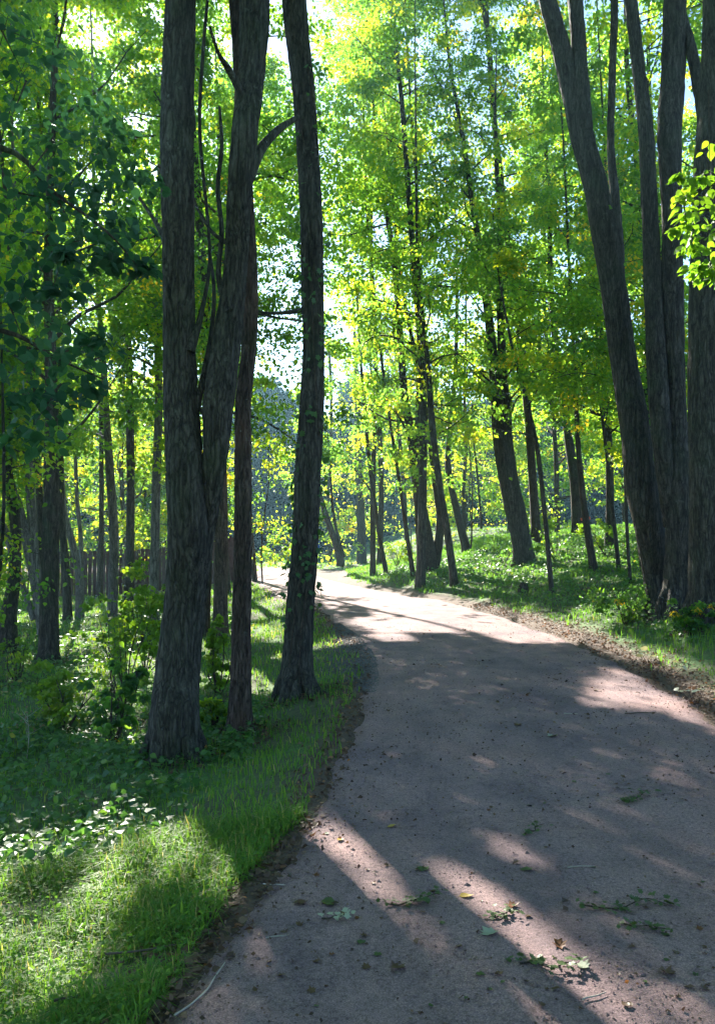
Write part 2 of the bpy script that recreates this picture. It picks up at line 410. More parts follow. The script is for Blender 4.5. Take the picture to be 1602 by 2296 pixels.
# ------------------------------------------------------------------ ground and path
def ground_sheet():
    def axis(n, near, far, c0=0):
        t = np.linspace(-1, 1, n); a = np.sinh(t*near)/math.sinh(near)*far; return a+c0
    xs = axis(420, 5.6, 700); ys = axis(560, 5.2, 900, 8)
    X, Y = np.meshgrid(xs, ys); Z = terrain(X.ravel(), Y.ravel())
    s, _ = path_dist(X.ravel(), Y.ravel())
    Z = Z - 0.035*(s < 0.03)
    V = np.column_stack([X.ravel(), Y.ravel(), Z])
    nx, ny = len(xs), len(ys)
    i = (np.arange(ny-1)[:, None]*nx+np.arange(nx-1)[None, :]).ravel()
    F = np.column_stack([i, i+1, i+nx+1, i+nx])
    mb = MB(); mb.add(V, F, np.full(len(F), 4)); o = mb.build('ground', [M_ground])
    at2 = o.data.attributes.new('verge', 'FLOAT', 'POINT'); at2.data.foreach_set('value', (.62*np.exp(-(np.clip(s-.08, 0, None)/.26)**2)).astype(np.float32)); return o
tag(ground_sheet(), 'grassy brown woodland floor sloping away on both sides of the path', 'ground', kind='structure')
def path_sheet():
    L = cr(LE, 24); Rr = cr(RE, 24)
    arc = np.concatenate([[0], np.cumsum(np.linalg.norm(np.diff(L, axis=0), axis=1))])
    wob = lambda a, s: .10*(vnoise(a*1.1+s*9, a*.3, 21)-.5)*2+.06*(vnoise(a*4.1+s*5, a*.9, 22)-.5)*2+.03*(vnoise(a*13+s*5, a*.9, 23)-.5)*2
    D = Rr-L; D /= np.linalg.norm(D, axis=1)[:, None]
    L = L - D*(.04+wob(arc, .3))[:, None]; Rr = Rr + D*(.04+wob(arc, 1.9))[:, None]
    k = 40; t = np.linspace(0, 1, k)
    XY = L[:, None]*(1-t[None, :, None])+Rr[:, None]*t[None, :, None]
    XY = XY.reshape(-1, 2)
    Z = terrain(XY[:, 0], XY[:, 1]) + .012 + .03*np.tile(np.sin(t*math.pi), len(L))*0
    Z = Z + .008*(vnoise(XY[:,0]*3, XY[:,1]*3, 11)-.5)
    Z -= np.tile(np.where((t == 0) | (t == 1), .03, 0), len(L))
    V = np.column_stack([XY, Z]); n = len(L)
    i = (np.arange(n-1)[:, None]*k+np.arange(k-1)[None, :]).ravel()
    F = np.column_stack([i, i+1, i+k+1, i+k])
    mb = MB(); mb.add(V, F, np.full(len(F), 4)); return mb.build('path', [M_path])
tag(path_sheet(), 'pinkish gravel footpath curving away to the left through the trees', 'path', kind='structure')
print('ground', time.time()-T0)

# ------------------------------------------------------------------ trees
NLEAF = [0]
CROWNS = []
def gen_leaves(C, rng):
    """leaf positions and directions of one crown"""
    centers, radii = C['cents'], C['crad']
    nC = len(centers)
    cnt = rng.poisson(C['per'], nC); idx = np.repeat(np.arange(nC), cnt)
    n = len(idx)
    off = unit(n, rng)*(rng.random(n)**.55)[:, None]; off[:, 2] *= .5
    P = centers[idx]+off*radii[idx][:, None]
    P[:, 2] -= .25*radii[idx]*(off[:, 0]**2+off[:, 1]**2)
    keep = carve(P, rng) & skycarve(P, rng) & (P[:, 1] > 1.2)
    P = P[keep]; off = off[keep]; idx = idx[keep]; n = len(P)
    A = off*1.0+rng.normal(size=(n, 3))*.5; A[:, 2] = -np.abs(A[:, 2])*.6-.25
    Nn = rng.normal(size=(n, 3))*.55; Nn[:, 2] += 1.0
    ct = np.clip(C['tint']+rng.normal(size=nC)*.24, 0, .9)
    t = np.clip(ct[idx]+rng.normal(size=n)*.13, 0, .92)
    yc = rng.random(nC) < C['yellow']
    ym = (rng.random(n) < np.where(yc[idx], .5, .004)); t[ym] = rng.uniform(.94, 1, ym.sum())
    s = C['size']*rng.uniform(.65, 1.25, n)
    NLEAF[0] += n
    return P, A, Nn, s, t
def build_crown(C, rng):
    mb = MB(); tw = C['tw']
    a = np.array([q[0] for q in tw]); b = np.array([q[1] for q in tw]); k = openness(*sunfoot((a+b)/2)) < .6; a, b = a[k], b[k]; n = len(a)
    wv = unit(n, rng)*.007
    V = np.stack([a-wv, a+wv, b], 1).reshape(-1, 3); mb.add(V, np.arange(3*n), np.full(n, 3), 1, .5, False)
    for P, A, Nn, s, t in C['leaves']:
        add_leaves(mb, P-A/np.linalg.norm(A, axis=1)[:, None]*s[:, None]*.5, A, Nn, s, C['tpl'], t)
    mb.build('crown', [C['mat'], M_barkthin], C['root'], base=C['g'])

PER = 6.4
def lift(P, rad, H, lean=(0,0), zb=0):
    """carry a stem on upward to height H above its base"""
    top = P[0]; d = P[0]-P[1]; d = d/np.linalg.norm(d); d[2] = max(d[2], .85)
    out = []; rr = []; cur = top.copy(); r = rad[0]
    n = 4; dz = max(0.0, (zb+H-top[2]))/n
    for i in range(n):
        d = d*.7+np.array([R.normal()*.12, R.normal()*.12, 1])*.3
        cur = cur+d/d[2]*dz; r = max(.012, rad[0]*(1-(i+1)/(n+.35)))
        out.append(cur.copy()); rr.append(r)
    return np.vstack([out[::-1], P]), np.concatenate([rr[::-1], rad])

def tree(label, stems, H=14, hc=3.0, cr_=2.2, nl=14, per=26, size=None, d=None, bark=None, limbs=(), k=None, name='tree', cat='tree',
         tint=.45, group=None, flare=.25, dens=1.0, yellow=.02, wscale=1.0, rough=None, lmat=None):
    """stems: traced (x, y, width) from top to bottom, the first one ends at the base"""
    bx, by, bw = stems[0][-1]
    g = ground(bx, by)
    if d is not None: g = np.array([(bx-801)/FD*d, d, tz((bx-801)/FD*d, d)])
    D = g[1]; near = D < 16
    if D > 16.5 and wscale == 1.0: wscale = .80
    rng = np.random.default_rng(abs(int(bx*7+by))); bark = bark or (M_bark if D < 26 else M_barkthin)
    root = empty(name, g); tag(root, label, cat, group)
    mb = MB(); cents = []; crad = []; tw = []
    size = size or (.085 if D < 12 else .088 if D < 20 else .115 if D < 32 else .16)
    tpl = 'mid' if D < 22 else 'far'
    k = k or (56 if D < 10 else 36 if D < 16 else 16 if D < 26 else 9)
    rough = rough if rough is not None else .018
    for si, st in enumerate(stems):
        P = np.array([at(x, y, D + .10*math.sin(y*.01+si)*(0 if si == 0 and i == len(st)-1 else 1)) for i, (x, y, w_) in enumerate(st)])
        rad = np.array([w_/2/FD*D*wscale for x, y, w_ in st])
        if si == 0:
            P = np.vstack([P, P[-1]+(0,0,-.35)]); rad = np.append(rad, rad[-1]*1.05)
        if si == 0 and D < 15:
            for q in range(6):
                a = q*1.05+rng.uniform(-.3, .3); r0 = rad[-1]; ln = r0*rng.uniform(1.6, 2.6)
                ex, ey = g[0]+math.cos(a)*ln, g[1]+math.sin(a)*ln; mx_, my_ = g[0]+math.cos(a)*r0*1.15, g[1]+math.sin(a)*r0*1.15
                if path_dist(ex, ey)[0][0] < .05: continue
                tube(mb, [(g[0]+math.cos(a)*r0*.45, g[1]+math.sin(a)*r0*.45, g[2]+r0*1.5), (g[0]+math.cos(a)*r0*.85, g[1]+math.sin(a)*r0*.85, g[2]+r0*.55), (mx_, my_, tz(mx_, my_)+.03), (ex, ey, tz(ex, ey)-.07)], [r0*.34, r0*.34, r0*.26, r0*.08], k=12, n=5, rough=.05, seed=q)
        P, rad = lift(P, rad, H*(1 if si == 0 else rng.uniform(.8, .95)), zb=g[2])
        P = P[::-1]; rad = rad[::-1]     # bottom to top
        n = 14 if D < 10 else 9 if D < 16 else 4
        tube(mb, P, rad, k=k, n=n, rough=rough, flare=(flare if si == 0 else 0), seed=int(bx)+si*3, ridges=(.024 if D < 10 else .026 if D < 16 else 0))
        # limbs above the crown base
        PP = cr(np.column_stack([P, rad]), 8)
        hs = PP[:, 2]-g[2]
        cand = np.nonzero(hs > hc)[0]
        m = int(nl*(1 if si == 0 else .6))
        if len(cand) < 3: continue
        for j in range(m):
            ii = cand[int((j+rng.random())/m*len(cand)) % len(cand)]
            p0 = PP[ii, :3]; r0 = PP[ii, 3]
            fr = (hs[ii]-hc)/(H-hc+.01)
            L = cr_*(1.05-.55*fr)*rng.uniform(.6, 1.15)
            a = rng.uniform(0, 2*math.pi)+j*2.4; el = rng.uniform(.15, .8)
            dirv = np.array([math.cos(a)*math.cos(el), math.sin(a)*math.cos(el), math.sin(el)])
            q = [p0]; dd = dirv.copy()
            for _ in range(4):
                dd = dd+rng.normal(size=3)*.22; dd[2] -= .06; dd /= np.linalg.norm(dd); q.append(q[-1]+dd*L/4)
            q = np.array(q)
            fo = sunfoot(q[[2, 4]]); 
            if openness(*fo).max() > .9 and D < 40: continue
            rl = min(r0*.45, .012+L*.012)
            tube(mb, q, np.linspace(rl, .006, 5), k=6 if D < 16 else 4, n=2)
            nc = max(2, int(L*2.6*dens))
            for c in range(nc):
                f = rng.uniform(.25, 1.0)*4; i0 = min(3, int(f)); pb = q[i0]+(q[i0+1]-q[i0])*(f-i0)
                off = rng.normal(size=3)*(.30*L*.6+.12); off[2] *= .7
                cents.append(pb+off); crad.append(rng.uniform(.35, .7)*(1 if D < 30 else 1.3)); tw.append((pb, pb+off))
    trunk = mb.build('trunk', [bark], root, base=g)
    for li, (pts, lab) in enumerate(limbs):
        lb = MB(); P = np.array([at(x, y, D+dd_) for x, y, w_, dd_ in pts]); rad = np.array([w_/2/FD*D for x, y, w_, dd_ in pts])
        tube(lb, P, rad, k=14, n=6, rough=.02, seed=li)
        o = lb.build('limb', [bark], root, base=g)
        e = P[-1]
    if cents:
        CROWNS.append(dict(root=root, g=g, cents=np.array(cents), crad=np.array(crad), tw=tw, per=per*PER, size=size, tpl=tpl, tint=tint, yellow=yellow, mat=lmat or M_leaf, seed=abs(int(bx*3+by*5)), D=D))
    return root

def S(*a): return [tuple(p) for p in a]
# --- the three big trunks left of the path
tree('tall rough trunk dividing into two stems, nearest of the left trees', [
   S((405,-10,74),(400,150,80),(397,300,82),(399,450,80),(400,600,78),(402,750,80),(406,900,86),(415,1050,90),(422,1200,98),(413,1350,98),(398,1500,106),(392,1600,112),(392,1695,116)),
   S((572,-10,76),(565,150,68),(548,300,65),(535,450,60),(528,600,58),(510,750,70),(490,900,74),(484,1000,62),(472,1100,56),(455,1200,56),(440,1320,50))],
   H=16, hc=8.6, cr_=3.2, nl=22, per=34, size=.10, flare=.45, wscale=.95, rough=.012,
   limbs=[(S((556,400,30.6,0),(585,335,23.4,.1),(625,290,18.0,.3),(668,262,11.7,.6)), None),
          (S((545,300,23.4,0),(540,215,19.8,-.1),(515,160,16.2,-.2),(490,120,8.4,-.4),(470,60,5.6,-.6)), None),
          (S((515,700,23.4,0),(490,620,12.6,.1),(497,520,11.2,.1),(488,420,10.5,.2),(497,330,9.8,.2),(492,240,6.3,.3)), None),
          (S((508,545,10.5,0),(475,520,8.4,.1),(450,480,7.0,.2),(432,450,5.6,.3)), None),
          (S((425,790,25.2,0),(452,700,11.9,.1),(470,560,7.7,.2),(448,300,8.4,.3),(455,120,8.4,.3),(468,-30,7.0,.3)), None),
          (S((440,920,18.2,0),(470,770,11.2,.2),(480,660,9.1,.2),(470,560,6.3,.3)), None),
          (S((382,560,19.8,0),(350,500,10.8,.3),(310,440,7.2,.6),(285,400,4.5,.9)), None)])
tree('slim trunk with reddish peeling bark right beside the double trunk', [
   S((558,560,34),(560,700,38),(556,800,36),(545,900,38),(545,1050,40),(545,1200,42),(541,1400,46),(539,1560,50),(538,1645,52))],
   H=14, hc=8.0, cr_=2.4, nl=12, bark=M_barkred, flare=.45, rough=.014)
tree('straight trunk wrapped with vine leaves at the path edge', [
   S((658,-10,58),(668,100,56),(680,200,54),(690,350,52),(698,500,52),(700,650,52),(703,800,50),(697,950,58),(690,1050,60),(686,1150,60),(681,1250,62),(673,1350,65),(668,1450,68),(666,1520,74),(666,1562,80))],
   H=16, hc=9.0, cr_=3.0, nl=18, per=32, flare=.4, rough=.012,
   limbs=[(S((700,690,14,0),(650,700,10,.2),(600,702,7,.3),(570,695,5,.3)), None)])
# --- the big clump at the right edge
tree('big leaning trunk forking near its top, right of the path', [
   S((1225,-10,46),(1250,80,48),(1275,180,54),(1302,300,60),(1330,400,62),(1350,500,66),(1375,650,68),(1395,800,70),(1420,950,76),(1437,1100,78),(1457,1200,74),(1472,1300,68),(1482,1378,72)),
   S((1288,-10,40),(1296,90,40),(1302,200,44),(1312,300,40))],
   H=19, hc=11.5, cr_=2.8, wscale=.88, nl=18, per=26, flare=.15)
tree('slender stem rising behind the big leaning trunk', [S((1376,-10,18),(1372,150,18),(1368,320,18),(1378,450,24),(1385,560,28),(1395,760,30),(1440,1000,28),(1478,1200,26),(1500,1350,26))], H=16, hc=11.5, nl=8)
tree('tall dark trunk in the clump, just right of the leaning one', [
   S((1512,-10,50),(1508,150,56),(1500,300,56),(1505,500,46),(1505,700,54),(1512,900,50),(1518,1050,52),(1522,1200,60),(1520,1300,66),(1516,1382,74)),
   S((1412,-10,30),(1430,150,32),(1447,300,36),(1456,500,38),(1466,700,44),(1476,900,46),(1490,1050,44),(1506,1180,40)),
   S((1500,-40,20),(1528,40,24),(1552,130,28),(1570,230,28),(1580,330,26))],
   H=19, hc=11.3, cr_=2.8, nl=18, per=30, flare=.18)
tree('massive dark trunk at the right edge of the photo', [
   S((1604,-10,60),(1598,200,66),(1590,400,74),(1584,650,78),(1582,900,80),(1584,1100,78),(1586,1250,84),(1588,1400,92))],
   H=19, hc=11.0, cr_=2.8, nl=18, per=30, flare=.15)
print('near trees', time.time()-T0, NLEAF)
# --- left background
BG = dict(cr_=2.8, nl=34, per=20)
tree('dark upright ivy covered trunk in the left grass', [S((108,560,20),(113,750,26),(116,900,30),(116,1100,36),(112,1300,40),(110,1488,46))], H=18, hc=2.6, bark=M_barkdark, **BG)
tree('dark crooked trunk at the left edge', [S((25,900,14),(18,1050,20),(35,1180,24),(32,1300,28),(20,1380,36),(18,1462,46))], H=17, hc=3.0, bark=M_barkdark, cr_=2.4, nl=18, per=22)
tree('grey leaning double trunk behind the dark ivy trunk', [S((12,1040,20),(40,1130,24),(62,1220,27),(82,1320,28),(100,1432,34)), S((58,880,20),(62,1000,24),(70,1130,26),(78,1250,26),(92,1360,26)), S((-15,1130,16),(12,1190,20),(40,1280,18),(76,1390,16))], H=18, hc=3.6, bark=M_barkgray, **BG)
tree('brownish trunk just right of the dark ivy trunk', [S((135,980,16),(138,1150,20),(148,1280,22),(152,1395,26))], H=18, hc=4, **BG)
tree('curved grey trunk in front of the maroon fence', [S((140,1080,14),(145,1150,16),(168,1240,20),(178,1300,21),(178,1385,24))], H=18, hc=4.5, bark=M_barkgray, **BG)
tree('thin straight trunk before the left end of the fence', [S((168,1000,10),(173,1120,11),(182,1220,12),(184,1372,13))], H=17, hc=4.5, bark=M_barkgray, cr_=2, nl=14)
tree('short pale trunk glowing orange before the fence', [S((228,1130,14),(226,1250,15),(222,1352,20))], H=16, hc=4, cr_=2, nl=14)
tree('pale lichen grey trunk in the left background', [S((230,780,14),(240,950,20),(248,1080,24),(256,1200,26),(254,1300,27),(252,1388,30))], H=19, hc=4.2, bark=M_barkgray, **BG)
tree('dark straight trunk between the grey trunk and double trunk', [S((282,560,12),(288,750,18),(292,950,22),(293,1100,22),(291,1250,24),(288,1375,28))], H=19, hc=3.6, bark=M_barkdark, **BG)
tree('reddish brown trunk seen between the two nearest left trunks', [S((497,980,30),(497,1150,34),(495,1300,38),(494,1424,44))], H=18, hc=4.8, bark=M_barkred, cr_=2.6, nl=18)
tree('thin trunk rising high at the far left', [S((112,560,9),(115,700,10),(120,900,11),(122,1100,12),(124,1372,14))], H=20, hc=4, cr_=2.4, nl=20, d=24)
tree('pale trunk close behind the double trunk', [S((352,560,16),(352,720,20),(356,900,22),(350,1100,24),(345,1368,28))], H=20, hc=4, bark=M_barkgray, cr_=2.6, nl=22, d=21)
# --- right of the straight trunk and along the right bank
RG = dict(cr_=2.2, nl=26, per=11)
tree('leaning pale trunk just right of the vine covered trunk', [S((705,1060,14),(722,1130,16),(742,1190,18),(762,1252,20)), S((745,1130,8),(752,1180,9),(770,1250,11))], H=9, hc=3.0, cr_=2.0, nl=14, d=36)
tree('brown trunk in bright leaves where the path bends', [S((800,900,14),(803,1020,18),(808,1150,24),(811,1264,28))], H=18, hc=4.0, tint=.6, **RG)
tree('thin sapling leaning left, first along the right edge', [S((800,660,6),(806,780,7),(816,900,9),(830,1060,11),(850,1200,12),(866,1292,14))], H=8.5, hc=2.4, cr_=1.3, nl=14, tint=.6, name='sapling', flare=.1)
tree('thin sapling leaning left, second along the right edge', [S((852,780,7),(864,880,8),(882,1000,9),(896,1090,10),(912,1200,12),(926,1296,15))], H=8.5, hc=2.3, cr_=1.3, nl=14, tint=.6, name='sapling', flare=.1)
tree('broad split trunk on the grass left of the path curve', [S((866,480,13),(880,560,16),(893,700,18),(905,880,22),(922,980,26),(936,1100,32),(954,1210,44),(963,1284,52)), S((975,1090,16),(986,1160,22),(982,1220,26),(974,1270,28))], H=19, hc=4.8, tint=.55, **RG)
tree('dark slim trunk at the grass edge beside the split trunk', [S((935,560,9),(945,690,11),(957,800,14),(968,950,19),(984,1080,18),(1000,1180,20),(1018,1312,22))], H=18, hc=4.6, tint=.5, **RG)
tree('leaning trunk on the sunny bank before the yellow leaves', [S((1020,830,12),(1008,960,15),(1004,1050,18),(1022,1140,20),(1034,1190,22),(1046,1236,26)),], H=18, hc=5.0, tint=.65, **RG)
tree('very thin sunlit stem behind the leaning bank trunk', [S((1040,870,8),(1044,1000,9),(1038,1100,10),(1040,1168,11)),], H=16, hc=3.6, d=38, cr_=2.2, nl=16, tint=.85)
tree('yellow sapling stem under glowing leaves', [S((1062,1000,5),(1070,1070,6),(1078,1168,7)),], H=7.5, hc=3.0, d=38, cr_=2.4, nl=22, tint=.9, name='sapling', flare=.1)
tree('stout twin trunk in the middle of the right bank', [
   S((1060,470,16),(1076,560,18),(1090,670,24),(1102,780,28),(1112,880,36),(1122,980,46),(1140,1080,54),(1156,1150,58),(1168,1210,56),(1176,1266,62)),
   S((1114,400,14),(1120,500,16),(1120,640,22),(1124,780,24),(1130,900,28),(1138,1000,30),(1150,1080,30))], H=19, hc=4.0, tint=.5, cr_=2.4, nl=34, per=18, flare=.3)
tree('thin dark pole trunk leaning left at the path edge', [S((1128,680,6),(1150,790,9),(1180,900,11),(1204,1010,13),(1220,1150,13),(1236,1330,15))], H=9, hc=3.2, cr_=1.5, nl=14, flare=.1)
tree('thin dark trunk with an orange paint mark', [S((1284,780,10),(1290,900,13),(1296,1010,15),(1310,1150,19),(1330,1278,22))], H=16, hc=4.6, bark=M_barkdark, **RG)
tree('thick dark trunk standing behind the paint marked tree', [S((1268,940,22),(1276,1000,26),(1288,1080,30),(1296,1170,38))], H=18, hc=4.2, d=27, bark=M_barkdark, cr_=2.6, nl=34, per=18)
tree('straight leafy trunk left of the thin poles', [S((1354,860,16),(1362,960,20),(1366,1080,22),(1366,1196,24))], H=18, hc=3.2, d=24, cr_=2.4, nl=30, per=18)
tree('thin dark pole, left one of the close pair by the clump', [S((1340,860,8),(1352,960,9),(1366,1080,10),(1376,1180,11),(1386,1278,12))], H=9, hc=3.0, cr_=1.5, nl=12, name='sapling', flare=.1)
tree('thin dark pole, right one of the close pair by the clump', [S((1395,880,8),(1399,1000,9),(1402,1120,9),(1406,1220,9),(1412,1312,10))], H=9, hc=3.0, cr_=1.5, nl=12, name='sapling', flare=.1)
tree('short leaning trunk just left of the big clump', [S((1400,980,11),(1412,1070,13),(1424,1160,16),(1434,1220,18),(1442,1280,20))], H=16, hc=3.4, cr_=2, nl=16)
tree('slim trunk hanging its top into the photo above the path', [S((1082,-10,22),(1094,90,16),(1110,300,18),(1150,640,20),(1180,900,22),(1200,1180,26))], H=15, hc=4.5, cr_=2.6, nl=22, d=26)
print('traced trees', time.time()-T0, NLEAF)

REFS = [(405,'the nearest double trunk'),(540,'the slim reddish trunk'),(690,'the vine wrapped trunk'),(110,'the dark ivy covered trunk'),(250,'the pale lichen grey trunk'),(20,'the crooked left edge trunk'),
        (808,'the brown trunk at the bend'),(905,'the sapling pair'),(955,'the broad split trunk'),(1035,'the leaning bank trunk'),(1150,'the stout twin trunk'),(1225,'the thin leaning pole'),(1315,'the paint marked trunk'),(1425,'the big leaning trunk'),(1560,'the right edge clump')]
USED = set()
def place_label(kind, x, y, z):
    px = float(project(np.array([[x, y, z+1.5]]))[0][0])
    dist = 'close behind' if y < 20 else 'well behind' if y < 32 else 'far behind' if y < 44 else 'in the haze behind'
    for ref in sorted(REFS, key=lambda r: abs(r[0]-px)):
        side = 'left of' if px < ref[0] else 'right of'
        for tail in ('', ', slightly leaning', ', thinner one'):
            l = '%s %s %s %s%s' % (kind, dist+',', side, ref[1], tail)
            if l not in USED: USED.add(l); return l
    return kind
# --- further trees of the wood that fill the background
FILL = [ # x, y
 (-9.5,17),(-7.6,23),(-6.6,30),(-12.5,27),(-4.9,20.5),(-14,20),(-3.9,17.2),(-9.5,14.0),(-3.8,28.5),(-4.9,33),(2.1,27),(7.4,21),(9.2,24.5),(8.2,17.5),(-17,33),(-11,40),(-21,42),
 (.7,30.2),(1.95,24.5),(.9,35),(2.4,43),(-14,37),(-18,39),(-25,48),(-16,46),(-30,52),(-22,55),(-13,52),(15,47),(22,38),(9,49),(25,50),(8.5,36),(14,40),(12.5,20),(9.5,15.5),(17,29),(12,50),(19,44)]
def clear_x(x, y):
    """slide an untraced tree sideways until its trunk shadow misses the sunlit strips on the near path"""
    best = (1e9, x)
    for dx in (0, -.4, .4, -.8, .8, -1.2, 1.2, -1.6, 1.6):
        z = np.linspace(4, 16, 90); P = np.vstack([np.column_stack([np.full(90, x+dx+e-.03*(z-4)*1.2), np.full(90, float(y)), z]) for e in (-.15, .15)])
        gx, gy, gz = sunfoot(P); o = openness(gx, gy, gz); c = ((o > .9) & (gy < 9)).sum()+abs(dx)*1.5
        if c < best[0]: best = (c, x+dx)
    return best[1]
def filler(x, y, i, low=False):
    if x < 0: x = clear_x(x, y)
    z = tz(x, y); rng = np.random.default_rng(900+i)
    px, py = project(np.array([[x, y, z]])); H = rng.uniform(21, 25) if abs(x) < 4 else rng.uniform(17, 23)
    lx = rng.uniform(-.7, -.3); wpx = rng.uniform(.22, .38)*FD/y
    st = []
    for f in (.62, .45, .3, .15, 0):
        p, q = project(np.array([[x+lx*f+.15*math.sin(f*9+i), y, z+H*f]])); st.append((float(p[0]), float(q[0]), wpx*(1-.75*f)))
    side = 'left' if x < 0 else 'right'
    if low: H = rng.uniform(8, 12)
    return tree(place_label('woodland tree', x, y, z), [st], H=H, hc=(rng.uniform(.3, .7) if low or y > 34 and abs(x) > 7 else rng.uniform(2.0, 3.6)), cr_=(4.0 if y > 34 else 3.2), nl=(60 if y > 34 else 42), per=(18 if x < 0 else 14), d=y,
         group='trees filling the %s background' % side, tint=(.75 if low else rng.uniform(.35, .7)))
for i, (x, y) in enumerate(FILL): filler(x, y, i)
for i, (x, y) in enumerate([(-1.6,51),(1.2,54),(4.2,52),(7.2,56),(10.5,58),(-10.5,53),(-14,57),(-18,60),(5.8,60)]): filler(x, y, 60+i, True)
SAP = [(-5.2,12.0),(-6.8,15.2),(-3.1,15.5),(-4.4,23),(-8.8,19.5),(-7.4,27),(-10.6,23.5),(-12.2,31),(-5.8,34),(-9.0,31),(-14.5,26),(-3.4,30),(-12.5,17),(-16,38),
       (-15,44),(-19,47),(-23,40),(-11,46),(-20,33),(-26,46),(4.2,31),(10.8,30),(5.2,38),(3.0,46),(12.4,24),(8.6,45),(12.5,37),(15.5,28),(17,38)]
for i, (x, y) in enumerate(SAP):
    rng = np.random.default_rng(300+i); z = tz(x, y); H = rng.uniform(4.5, 7.5); st = []
    for f in (.7, .4, .2, 0):
        p, q = project(np.array([[x+.3*math.sin(f*4+i)*f, y, z+H*f]])); st.append((float(p[0]), float(q[0]), .08*FD/y*(1-.7*f)))
    side = 'left' if x < 0 else 'right'
    tree(place_label('leafy young sapling', x, y, z), [st], H=H, hc=.8, cr_=1.5, nl=20, per=12, d=y, name='sapling', cat='sapling', group='understory saplings on the %s' % side, tint=rng.uniform(.5, .8), flare=0)
for i, (x, y) in enumerate([(-5.6,1.2),(6.0,2.2),(-4.4,-4.5),(5.6,-5.0),(-7.5,-9),(8,-11),(.5,-14)]):  # out-of-frame trees added to cut the sky light from behind and beside
    rng = np.random.default_rng(700+i); H = rng.uniform(13, 16); z = tz(x, y)
    root = empty('tree', (x, y, z)); tag(root, 'unseen tree added around the viewpoint to block sky light', 'tree', 'unseen trees added to block sky light')
    mb = MB(); tube(mb, [(0,0,-.3),(.1,.1,H*.3),(0,.2,H*.6),(.2,.1,H)], [.22,.18,.12,.03], k=20, n=6, rough=.03, flare=.3, seed=i); mb.build('trunk', [M_bark], root)
    nC = 150; u = unit(nC, rng); f = rng.random(nC)**.4; cz = rng.uniform(.30, 1, nC)
    cents = np.column_stack([u[:, 0]*f*3.8, u[:, 1]*f*3.8, cz*H]); idx = np.repeat(np.arange(nC), 60); n = len(idx)
    P = cents[idx]+unit(n, rng)*(rng.random(n)**.5)[:, None]*.9
    k = P[:, 1]+y < 4.5-.0*P[:, 2]; P = P[k]; n = len(P)
    A = rng.normal(size=(n, 3)); cb = MB(); add_leaves(cb, P, A, rng.normal(size=(n, 3))*.5+(0,0,1), rng.uniform(.14, .24, n), 'far', np.clip(rng.normal(.4, .2, n), 0, .9)); cb.build('crown', [M_leaf], root)
print('fill trees', time.time()-T0, NLEAF)

HAZE = .0007
# --- small trees whose trunks stand just outside the photo
tree('sapling with big drooping leaves coloured shade-dark reaching in at the upper left', [[(-700,-700,50),(-720,300,70),(-720,1200,80),(-730,2050,90)]], H=7, hc=9, d=3.9, name='tree', flare=.1,
     group=None)
NEARL = CROWNS  # crowns of the two near trees are laid out by hand below
def hand_crown(root, g, spots, size, per, tint, m, tpl='oval', seed=1):
    """spots: x, y, depth, radius of leaf sprays; each hangs on a thin shoot"""
    cents = [at(x, y, d) for x, y, d, r in spots]; rad = [r for *_, r in spots]
    tw = []
    for i, c in enumerate(cents):
        j = int(np.argmin([np.linalg.norm(c-o) if k < i else 9 for k, o in enumerate(cents)])) if i else 0
        tw.append((cents[j] if i else c+np.array([0, 0, .6]), c))
    CROWNS.append(dict(root=root, g=np.array(g), cents=np.array(cents), crad=np.array(rad), tw=tw, per=per, size=size, tpl=tpl, tint=tint, yellow=.0, mat=m, seed=seed, D=4, hand=True))
nl_root = [o for o in sc.objects if o.get('label', '').startswith('sapling with big drooping')][0]
hand_crown(nl_root, nl_root.location, [
  (0,60,4.8,.45),(60,180,4.9,.42),(140,120,5.2,.35),(20,280,4.6,.42),(110,330,4.6,.38),(200,260,5.0,.3),(30,430,4.2,.38),(130,450,4.3,.36),(220,430,4.5,.30),(180,540,4.2,.26),(270,500,4.5,.22),
  (60,560,4.0,.30),(120,640,4.0,.2),(250,580,4.3,.16),(320,600,4.4,.12),(20,680,3.9,.28),(60,780,3.8,.28),(140,790,4.0,.24),(210,770,4.2,.16),(20,880,3.7,.28),(110,900,4.0,.2),(190,870,4.2,.14),(60,980,3.9,.2),(240,330,5.0,.25),(300,400,5.0,.2),(145,570,3.6,.05)],
  .064, 62, .45, M_shade, seed=5)
lb = MB()
lp = np.array([at(-720,500,3.9), at(-300,330,4.1), at(0,330,4.2), at(120,430,4.2), at(240,520,4.2), at(320,610,4.4)])
tube(lb, lp, [.035,.025,.016,.010,.006,.003], k=8, n=5)
lp = np.array([at(-720,900,3.9), at(-300,700,3.9), at(0,740,3.8), at(120,800,3.9), at(230,850,4.2)])
tube(lb, lp, [.03,.02,.012,.007,.003], k=8, n=5)
lb.build('limb', [M_barkdark], nl_root, base=nl_root.location)
rt = tree('young tree with bright sunlit leaf spray reaching in at the right edge', [[(2100,-600,50),(2110,300,60),(2105,1200,70),(2100,1700,76)]], H=7, hc=9, d=5.1, flare=.1)
hand_crown(rt, rt.location, [(1590,420,5.0,.2),(1530,445,5.0,.08),(1545,560,5.1,.08),(1560,600,5.0,.1),(1595,330,5.1,.14),(1555,470,5.0,.17),(1600,500,5.0,.24),(1560,540,5.0,.14),(1590,590,5.0,.16),(1540,495,5.0,.1),(1510,520,5.0,.06),(1520,400,5.1,.06),(1600,620,5.0,.12),(1640,460,5.0,.3),(1660,560,5.0,.3),(1620,390,5.0,.2),(1570,400,5.0,.1)], .056, 26, .25, M_leafy, seed=6)
lb = MB(); lp = np.array([at(2105,760,5.1), at(1800,560,5.0), at(1640,490,5.0), at(1580,470,5.0), at(1530,495,5.0)])
